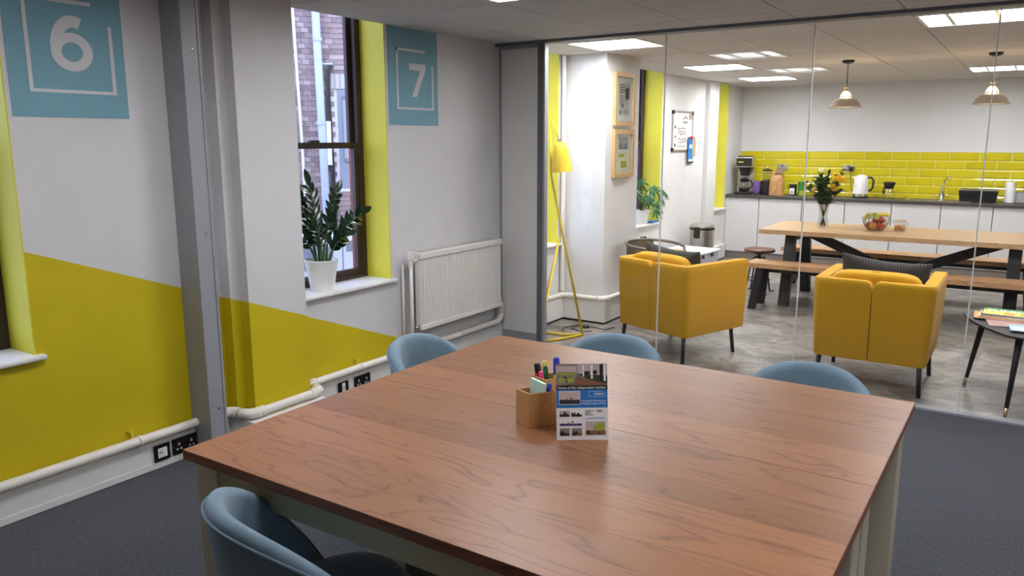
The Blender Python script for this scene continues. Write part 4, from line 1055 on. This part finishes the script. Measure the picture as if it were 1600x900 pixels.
# pendant lamps
def pendant(x, label):
    t = thing('pendant_lamp', label, 'pendant lamp', (x, 8.25, H), 0, 'pendant lamps over the dining table')
    MB().lathe([(.055, 0), (.055, -.018), (.03, -.03), (.008, -.034)], 24).build('ceiling_rose', 'black_metal', t, autos=40)
    MB().tube([(0, 0, -.03), (.004, 0, -.25)], .004, 6).build('cord', 'black_plastic', t)
    MB().lathe([(.008, -.225), (.012, -.245), (.026, -.25), (.026, -.258), (.016, -.262), (.016, -.29)], 18).build('socket', 'brass', t, autos=40)
    MB().lathe([(.017, -.288), (.03, -.305), (.042, -.325), (.044, -.345), (.048, -.352)], 20, cap0=False, cap1=False).build('glass_neck', 'clear_glass', t, smooth=True)
    MB().lathe([(.005, -.288), (.02, -.30), (.031, -.32), (.024, -.345), (.004, -.352)], 16).build('bulb', 'bulb_glow', t, smooth=True)
    for k in range(4):
        a = R(45*0+90*k); MB().tube([(.018*cos(a), .018*sin(a), -.286), (.046*cos(a), .046*sin(a), -.32), (.05*cos(a), .05*sin(a), -.352)], .0035, 6).build('cage_bar', 'shade_beige', t)
    pr = [(.046, -.348), (.06, -.352), (.098, -.368), (.126, -.395), (.138, -.428), (.158, -.437)]
    MB().lathe(pr+[(r-.004, z-.003) for r, z in pr[::-1]], 40, cap0=False, cap1=False).build('shade', 'shade_beige', t, autos=60)
    MB().lathe([(.045, -.355), (.095, -.373), (.121, -.4), (.134, -.434)], 40, cap0=False, cap1=False).build('shade_lining', 'shade_inside', t, smooth=True)
pendant(-1.605, 'beige metal pendant lamp hanging left of the second glass joint'); pendant(-.395, 'beige metal pendant lamp hanging at the right, behind a glass joint')

# kitchen run: one cabinet per unit, one worktop
seams = [-3.649, -3.178, -2.60, -2.055, -1.494, -.938, -.383, .18, .745, 1.31, 1.87, 2.43]
YF = 11.02
for k, (a, c) in enumerate(zip(seams[:-1], seams[1:])):
    a = max(a, XW)
    lab = ['white base cabinet under the coffee machine', 'white base cabinet under the paper bag', 'white base cabinet behind the flower vase', 'white base cabinet under the kettle', 'white base cabinet under the drainer', 'white base cabinet under the sink tap', 'white base cabinet under the black dish rack'][k] if k < 7 else ['white base cabinet right of the paper roll', 'second white base cabinet right of the paper roll', 'third white base cabinet right of the paper roll', 'white base cabinet at the right end of the worktop'][k-7]
    t = thing('base_cabinet', lab, 'cabinet', (a, YF, 0), 0, 'white kitchen cabinets')
    w = c-a
    box(.0005, w-.0005, .02, .56, .1, .868).build('body', 'plinth_grey', t); box(.005, w-.005, 0, .019, .105, .865).build('door', 'cabinet_white', t, bevel=.002)
    box(0, w, .05, .07, 0, .1).build('plinth', 'plinth_grey', t)
wt = tag(box(XW, 2.45, YF-.03, YK-.017, .87, .905).build('worktop', 'worktop_dark', bevel=.003), 'dark grey kitchen worktop along the yellow tiles', 'worktop')
ZW = .906
# coffee machine
cm = thing('coffee_machine', 'steel filter coffee machine with a glass jug on the worktop', 'coffee machine', (-3.47, 11.28, ZW), R(10))
box(-.11, .11, -.2, .16, 0, .035).build('base', 'black_plastic', cm, bevel=.006)
box(-.11, .11, .04, .16, .035, .38).build('tower', 'brushed_steel', cm, bevel=.004)
box(-.115, .115, -.18, .165, .38, .52).build('head', 'brushed_steel', cm, bevel=.006); box(-.105, .105, -.186, -.18, .395, .505).build('control_panel', 'black_plastic', cm)
box(-.08, -.01, -.188, -.186, .445, .46).build('badge', 'pen_yellow', cm); box(-.1, .1, -.1, .1, .52, .535).build('warming_plate', 'black_plastic', cm)
o = MB().lathe([(.05, .26), (.085, .37), (.085, .378)], 24).build('filter_basket', 'black_plastic', cm, autos=40); o.location = (0, -.08, 0)
jg = MB().lathe([(.06, .04), (.075, .07), (.078, .12), (.055, .17), (.05, .2)], 28, cap1=False).build('jug', 'clear_glass', cm, smooth=True); jg.location = (0, -.09, 0)
o = MB().lathe([(.061, .043), (.073, .07), (.074, .09)], 24).build('coffee', 'ink_black', jg, smooth=True)
o = MB().lathe([(.055, .17), (.057, .21), (.03, .225)], 24).build('jug_lid', 'black_plastic', jg, autos=40)
MB().tube([(.05, -.01, .2), (.1, -.02, .19), (.12, -.02, .13), (.09, -.01, .08)], .01, 8).build('jug_handle', 'black_plastic', jg, smooth=True)
# purple bag, grinder, paper bag, boxes
pb = rounded(-.055, .055, -.04, .04, 0, .2, 2.8, 20, 12).build('coffee_bag', 'ink_purple', smooth=True); pb.location = (-3.275, 11.2, ZW-.001); tag(pb, 'purple and dark foil coffee bag beside the coffee machine', 'bag')
gr_ = thing('coffee_grinder', 'dark coffee grinder between the purple bag and the paper bag', 'coffee grinder', (-3.15, 11.25, ZW))
MB().lathe([(.085, 0), (.09, .01), (.085, .19), (.05, .2)], 24).build('body', 'black_wood', gr_, autos=40); MB().lathe([(.055, .2), (.055, .215)], 20).build('collar', 'steel', gr_, autos=40)
MB().lathe([(.05, .215), (.075, .3), (.085, .32), (.07, .33)], 24).build('hopper', 'clear_glass', gr_, smooth=True); MB().lathe([(.07, .33), (.075, .345), (.02, .355)], 24).build('lid', 'black_plastic', gr_, autos=40); MB().lathe([(.012, .355), (.02, .37), (.008, .385)], 12).build('knob', 'steel', gr_, smooth=True)
bgp = thing('paper_bag', 'crumpled brown paper coffee bag with a folded top', 'bag', (-3.0, 11.2, ZW), R(12))
rg = random.Random(5)
vs = []; fs = []; nn = 12; lv = [(0, 1, 1), (.08, 1.02, 1), (.2, .98, .95), (.26, .85, .65), (.31, .62, .36), (.345, .6, .2), (.35, .5, .05)]
for z, sx, sy in lv:
    for k in range(nn):
        a = 2*pi*k/nn; pw = lambda v: math.copysign(abs(v)**.5, v); vs.append((.095*sx*pw(cos(a))+rg.uniform(-.01, .01)+z*.03, .06*sy*pw(sin(a))+rg.uniform(-.006, .006), z))
for i in range(len(lv)-1):
    for k in range(nn): fs.append((i*nn+k, i*nn+(k+1) % nn, (i+1)*nn+(k+1) % nn, (i+1)*nn+k))
MB().add(vs, fs+[tuple(range(nn))[::-1]]).build('bag', 'paper_bag', bgp); box(-.03, .08, -.05, -.03, .3, .35).build('fold_tab', 'brass', bgp)
def carton(label, x, y, w, d, h, rz, col, bands):
    t = thing('carton', label, 'box', (x, y, ZW), R(rz)); box(-w/2, w/2, -d/2, d/2, 0, h).build('carton_body', col, t, bevel=.001, seg=1)
    for a, b_, c, d_, mt in bands: box(a*w, b_*w, -d/2-.001, -d/2, c*h, d_*h).build('print', mt, t)
carton('small black and white tea carton on the worktop', -2.80, 11.3, .085, .06, .15, -8, 'ink_black', [(-.4, .4, .1, .65, 'paper_white'), (-.2, .2, .2, .4, 'ink_green')])
carton('green tea carton next to the black and white one', -2.69, 11.34, .09, .07, .19, 30, 'ink_green', [(-.5, .5, .0, .35, 'ink_lime')])
db = thing('banana', 'yellow banana lying on the worktop behind the flowers', 'banana', (-2.32, 11.15, ZW+.02))
MB().tube([(-.09, 0, .02), (-.05, -.02, .0), (.02, -.025, -.001), (.08, 0, .02), (.1, .01, .035)], [.008, .018, .019, .014, .005], 8).build('fruit', 'banana', db, smooth=True)
# sockets on the tiles, kettle, cord
double_socket((-3.035, YK-.016, 1.28), 'steel double socket on the yellow tiles above the paper bag', 'brushed_steel', 1)
double_socket((-2.15, YK-.016, 1.285), 'steel double socket on the yellow tiles with the kettle plugged in', 'brushed_steel', 1)
pg = thing('power_plug', 'black plug and lead of the kettle in the tiled wall socket', 'plug', (-2.11, YK-.03, 1.275))
box(-.027, .027, -.045, -.001, -.028, .028).build('plug', 'black_plastic', pg, bevel=.008)
MB().tube([(0, -.03, -.028), (.005, -.035, -.12), (.03, -.06, -.26), (.07, -.12, -.33), (.1, -.17, -.362)], .005, 6).build('lead', 'black_plastic', pg, smooth=True)
kt = thing('kettle', 'white electric kettle with black handle on the worktop', 'kettle', (-1.92, 11.27, ZW))
MB().lathe([(.1, 0), (.1, .02)], 28).build('base', 'black_plastic', kt, autos=40); MB().lathe([(.098, .02), (.098, .055)], 28).build('steel_band', 'chrome', kt, autos=40)
MB().lathe([(.098, .055), (.092, .15), (.08, .27), (.06, .29)], 28).build('body', 'plastic_white', kt, autos=50); MB().lathe([(.06, .285), (.05, .3), (.01, .305)], 20).build('lid', 'plastic_white', kt, autos=50)
MB().tube([(.075, 0, .265), (.12, 0, .27), (.15, 0, .23), (.145, 0, .14), (.12, 0, .1), (.085, 0, .1)], .014, 10).build('handle', 'black_plastic', kt, smooth=True)
MB().tube([(-.07, 0, .25), (-.1, 0, .27)], [.02, .012], 10).build('spout', 'plastic_white', kt, smooth=True)
fp = thing('coffee_pot', 'round glass coffee pot with a black collar on the worktop', 'coffee pot', (-1.58, 11.3, ZW))
MB().lathe([(.06, 0), (.075, .02), (.08, .06), (.055, .115), (.04, .14), (.055, .19), (.06, .2)], 28, cap1=False).build('flask', 'clear_glass', fp, smooth=True)
MB().lathe([(.05, .13), (.055, .15), (.075, .2), (.07, .215), (.02, .225)], 20).build('filter_collar', 'black_plastic', fp, autos=50); MB().tube([(-.045, -.04, .16), (-.06, -.05, .1), (-.05, -.05, .06)], .012, 8).build('handle', 'black_plastic', fp, smooth=True)
# sink, tap, dish rack, paper roll, pot
sn = thing('sink', 'stainless steel inset sink with drainer', 'sink', (-.95, 11.3, ZW))
box(-.42, .32, -.2, .2, -.0005, .004).build('rim', 'brushed_steel', sn, bevel=.001, seg=1)
box(.0, .27, -.15, .15, .004, .0045).build('bowl', 'tub_grey', sn)
for k in range(6): box(-.38, -.05, -.14+k*.05, -.125+k*.05, .004, .008).build('drainer_rib', 'steel', sn)
tp = thing('tap', 'chrome mixer tap over the sink', 'tap', (-.98, 11.5, ZW+.004))
MB().lathe([(.03, 0), (.024, .02), (.022, .08)], 16).build('body', 'chrome', tp, autos=40)
MB().tube([(0, 0, .06), (0, 0, .16), (.02, -.04, .24), (.05, -.1, .29), (.08, -.15, .28), (.085, -.165, .25)], .013, 10).build('spout', 'chrome', tp, smooth=True)
for s in (-1, 1): MB().tube([(s*.02, 0, .05), (s*.09, -.01, .055)], [.012, .009], 10).build('lever', 'chrome', tp, smooth=True)
dr = thing('dish_rack', 'black dish rack tray at the right end of the sink', 'dish rack', (-.565, 11.28, ZW))
b = MB(); A_, B_ = [(-.19, -.13), (.19, -.13), (.19, .13), (-.19, .13)], [(-.21, -.15), (.21, -.15), (.21, .15), (-.21, .15)]
vs = [(x, y, 0) for x, y in A_]+[(x, y, .14) for x, y in B_]+[(x*.93, y*.92, .14) for x, y in B_]+[(x*.93, y*.92, .02) for x, y in A_]
b.add(vs, [(3,2,1,0), (12,13,14,15)]+[(q*4+k, q*4+(k+1) % 4, (q+1)*4+(k+1) % 4, (q+1)*4+k) for q in range(3) for k in range(4)]).build('tray', 'black_plastic', dr, bevel=.006)
MB().tube([(-.205, -.145, .15), (.205, -.145, .15), (.205, .145, .15), (-.205, .145, .15)], .006, 6, closed=True).build('rim_wire', 'brushed_steel', dr); 
for k in range(8): MB().tube([(-.17+k*.045, -.12, .02), (-.17+k*.045, -.05, .12), (-.17+k*.045, .02, .02)], .003, 5).build('wire_rib', 'brushed_steel', dr)
box(-.26, -.16, -.05, .05, .13, .16).build('sponge', 'crisp', dr) if False else None
sg = tag(box(-.06, .06, -.04, .04, 0, .035).build('sponge', 'pen_yellow', bevel=.004), 'yellow washing up sponge between tap and dish rack', 'sponge'); sg.location = (-.76, 11.42, ZW+.004)
pr_ = thing('paper_roll', 'white kitchen paper roll standing on the worktop', 'paper roll', (-.24, 11.3, ZW)); MB().lathe([(.055, .006), (.055, .25)], 28).build('roll', 'paper_white', pr_, autos=40); MB().lathe([(.06, 0), (.06, .006)], 24).build('foot', 'steel', pr_, autos=40); MB().tube([(0, 0, .2), (0, 0, .27)], .01, 10).build('core_post', 'steel', pr_, smooth=True)
pt_ = thing('cooking_pot', 'grey lidded cooking pot right of the paper roll', 'pot', (-.07, 11.33, ZW)); MB().lathe([(.1, 0), (.11, .01), (.11, .13)], 28).build('body', 'grey_metal', pt_, autos=40); MB().lathe([(.113, .13), (.1, .15), (.03, .165)], 28).build('lid', 'clear_glass', pt_, autos=40); MB().lathe([(.015, .16), (.022, .18), (.01, .185)], 12).build('knob', 'black_plastic', pt_, autos=40)

# ------- on the dining table: vase of flowers, fruit bowl, jar
ZT = DZ+.0005
vz = thing('vase', 'clear glass vase on the dining table', 'vase', (-1.785, 8.5, ZT))
MB().lathe([(.048, 0), (.056, .01), (.055, .05), (.043, .11), (.045, .16), (.057, .23), (.059, .235), (.053, .23), (.041, .16), (.039, .11), (.05, .05), (.047, .015), (.0, .012)], 28, cap1=False).build('glass', 'clear_glass', vz, smooth=True)
rg = random.Random(21)
fine = leaf_mesh('leaf', 'leaf_dark', .075, .02, 4)
def stem_path(ang, lean, h):
    # stems gather at the vase neck then fan out
    c, s_ = cos(ang), sin(ang); p0 = Vector((-c*.03, -s_*.03, .02)); p1 = Vector((c*.008, s_*.008, .13)); p2 = Vector((c*.04, s_*.04, .24)); p3 = Vector((c*lean, s_*lean, h))
    return [p0, p1, p2, p2*.45+p3*.55+Vector((0, 0, .01)), p3]
def flower(label, col, ang, lean, h, r, rows, group):
    t = thing('cut_flower', label, 'flower', (-1.785, 8.5, ZT), 0, group); P = stem_path(ang, lean, h)
    MB().tube(P, .0035, 6).build('stem', 'stem_green', t, smooth=True)
    b = MB(); n_ = (P[-1]-P[-2]).normalized(); n_ = (n_+Vector((0, -.5, .2))).normalized(); x = n_.orthogonal().normalized(); y = n_.cross(x)
    for k in range(rows):
        for i in range(13):
            a = 2*pi*(i+k*.5)/13; rr_ = r*(1-.22*k); d = (x*cos(a)+y*sin(a)); q = x*-sin(a)+y*cos(a); c = P[-1]
            b.add([c+d*r*.1+n_*.004*k, c+d*rr_*.6+q*r*.14+n_*(.006+.012*k), c+d*rr_+n_*(.002+.014*k), c+d*rr_*.6-q*r*.14+n_*(.006+.012*k)], [(0,1,2,3)])
    b.build('petals', col, t, fix=False)
    o = rounded(-.2*r, .2*r, -.2*r, .2*r, -.2*r, .2*r, 2, 12, 8).build('flower_centre', 'flower_orange', t, smooth=True); o.location = P[-1]+n_*.008
flower('large yellow daisy at the right of the bouquet', 'flower_yellow', R(-20), .15, .5, .085, 3, 'flowers in the vase')
flower('yellow daisy low at the right of the bouquet', 'flower_yellow', R(-45), .15, .42, .06, 3, 'flowers in the vase')
flower('yellow daisy behind the right of the bouquet', 'flower_yellow', R(20), .1, .53, .055, 3, 'flowers in the vase')
flower('white flower at the top of the bouquet', 'flower_white', R(200), .05, .58, .032, 3, 'flowers in the vase')
flower('pale orange flower low at the left of the bouquet', 'flower_orange', R(225), .12, .38, .035, 3, 'flowers in the vase')
flower('small white flower at the left of the bouquet', 'flower_white', R(185), .16, .46, .022, 2, 'flowers in the vase')
flower('small cream flower beside the top white one', 'flower_white', R(-70), .05, .52, .022, 2, 'flowers in the vase')
for k in range(18):
    ang = 2*pi*k/18+.2; lean = rg.uniform(.06, .235); h = rg.uniform(.36, .59)
    t = thing('leafy_sprig', 'dark green leafy sprig of the bouquet in the glass vase', 'sprig', (-1.785, 8.5, ZT), 0, 'leafy sprigs in the vase')
    P = stem_path(ang, lean, h); MB().tube(P, .003, 5).build('stem', 'stem_dark', t, smooth=True)
    for q in range(16):
        u = .25+.75*q/15; i = min(3, 2+int((u-.25)/.375)); seg = (u-.25)/.375-(i-2); p = P[i]*(1-min(1, seg))+P[i+1]*min(1, seg) if i < 4 else P[4]
        d = Vector((rg.uniform(-1, 1), rg.uniform(-1, 1), rg.uniform(-.1, 1))); share(fine, 'leaf', t, p, rot=align(d, Vector((.3, .2, 1))), sc=[rg.uniform(.7, 1.25)]*3)
bw = thing('fruit_bowl', 'wire fruit bowl on the dining table', 'bowl', (-1.29, 8.55, ZT))
def ring(r, z): return [(r*cos(2*pi*k/36), r*sin(2*pi*k/36), z) for k in range(36)]
MB().tube(ring(.13, .125), .0035, 6, closed=True).build('rim', 'steel', bw, smooth=True); MB().tube(ring(.07, .004), .0035, 6, closed=True).build('base_ring', 'steel', bw, smooth=True)
for r, z in ((.1, .035), (.118, .075)): MB().tube(ring(r, z), .0022, 5, closed=True).build('hoop', 'steel', bw, smooth=True)
for k in range(22):
    a = 2*pi*k/22; MB().tube([(.07*cos(a), .07*sin(a), .004), (.1*cos(a), .1*sin(a), .035), (.118*cos(a), .118*sin(a), .075), (.13*cos(a), .13*sin(a), .125)], .002, 5).build('wire', 'steel', bw)
MB().lathe([(.001, .006), (.07, .006)], 24, cap0=False, cap1=False).build('base_mesh', 'steel', bw)
def fruit(name, label, x, y, z, r, mat, cat):
    t = thing(name, label, cat, (-1.29+x, 8.55+y, ZT+z), 0, 'round fruit in the wire bowl')
    MB().lathe([(.1*r, -.86*r), (.45*r, -.93*r), (.85*r, -.55*r), (r, 0), (.88*r, .5*r), (.5*r, .85*r), (.15*r, .8*r)], 18).build('flesh', mat, t, smooth=True); MB().tube([(0, 0, .75*r), (.1*r, 0, 1.1*r)], .0025, 5).build('stalk', 'stem_dark', t)
for k in range(6):
    a = 2*pi*k/6+.3; fruit('apple' if k % 2 else 'orange', 'red apple in the wire fruit bowl' if k % 2 else 'orange at the bottom of the wire fruit bowl', .062*cos(a), .062*sin(a), .046, .036, 'apple_red' if k % 2 else 'orange_fruit', 'apple' if k % 2 else 'orange')
fruit('apple', 'red apple on top of the pile at the right of the fruit bowl', .055, -.03, .105, .036, 'apple_red', 'apple'); fruit('apple', 'red apple in the centre of the fruit bowl', -.0, .02, .09, .034, 'apple_red', 'apple')
for k in range(6):
    t = thing('banana', 'greenish yellow banana of the bunch in the fruit bowl' if k < 4 else 'ripe yellow banana at the right of the fruit bowl', 'banana', (-1.29, 8.55, ZT+.12), 0, 'bananas in the fruit bowl' if k < 4 else 'ripe bananas in the bowl')
    if k < 4: o_ = Vector((-.07+.036*k, -.07+.02*k, -.005+.004*(k%2))); pts = [o_+Vector((-.02, -.05, -.01)), o_+Vector((-.015, -.03, .02)), o_+Vector((0, .01, .045)), o_+Vector((.02, .05, .045)), o_+Vector((.03, .07, .035))]
    else: o_ = Vector((.06, -.03+.05*(k-4), .02)); pts = [o_+Vector((-.06, 0, .0)), o_+Vector((-.03, -.01, .015)), o_+Vector((.02, -.01, .022)), o_+Vector((.06, 0, .012)), o_+Vector((.075, 0, .004))]
    MB().tube(pts, [.006, .014, .016, .012, .004], 8).build('fruit', 'banana_green' if k < 3 else 'banana', t, smooth=True)
jr = thing('glass_jar', 'clip-top glass jar of snacks on the dining table', 'jar', (-1.075, 8.6, ZT))
MB().lathe([(.05, 0), (.056, .008), (.056, .075), (.048, .09), (.05, .1)], 26, cap1=False).build('glass', 'jar_glass', jr, smooth=True); MB().lathe([(.051, .1), (.052, .106), (.03, .112)], 26, cap0=False).build('lid', 'jar_glass', jr, autos=40)
MB().tube([(.053*cos(2*pi*k/24), .053*sin(2*pi*k/24), .097) for k in range(24)], .003, 5, closed=True).build('seal_ring', 'crisp', jr); MB().tube([(.053, 0, .097), (.075, 0, .09), (.07, 0, .06), (.058, 0, .055)], .0025, 5).build('clip', 'steel', jr); MB().tube([(-.053, 0, .097), (-.072, 0, .1), (-.066, 0, .075)], .0025, 5).build('hinge', 'steel', jr)
sn_ = MB(); rg = random.Random(8)
for k in range(60):
    a = rg.uniform(0, 6.28); r = .042*math.sqrt(rg.random()); c = Vector((r*cos(a), r*sin(a), .01+.045*rg.random())); M = Matrix.Translation(c) @ Matrix.Rotation(rg.uniform(0, 3), 4, Vector((rg.random(), rg.random(), rg.random()+.1)).normalized()); sn_.box(-.011, .011, -.008, .008, -.002, .002, M)
o = sn_.build('snacks', 'crisp', jr, fix=False); o['kind'] = 'stuff'
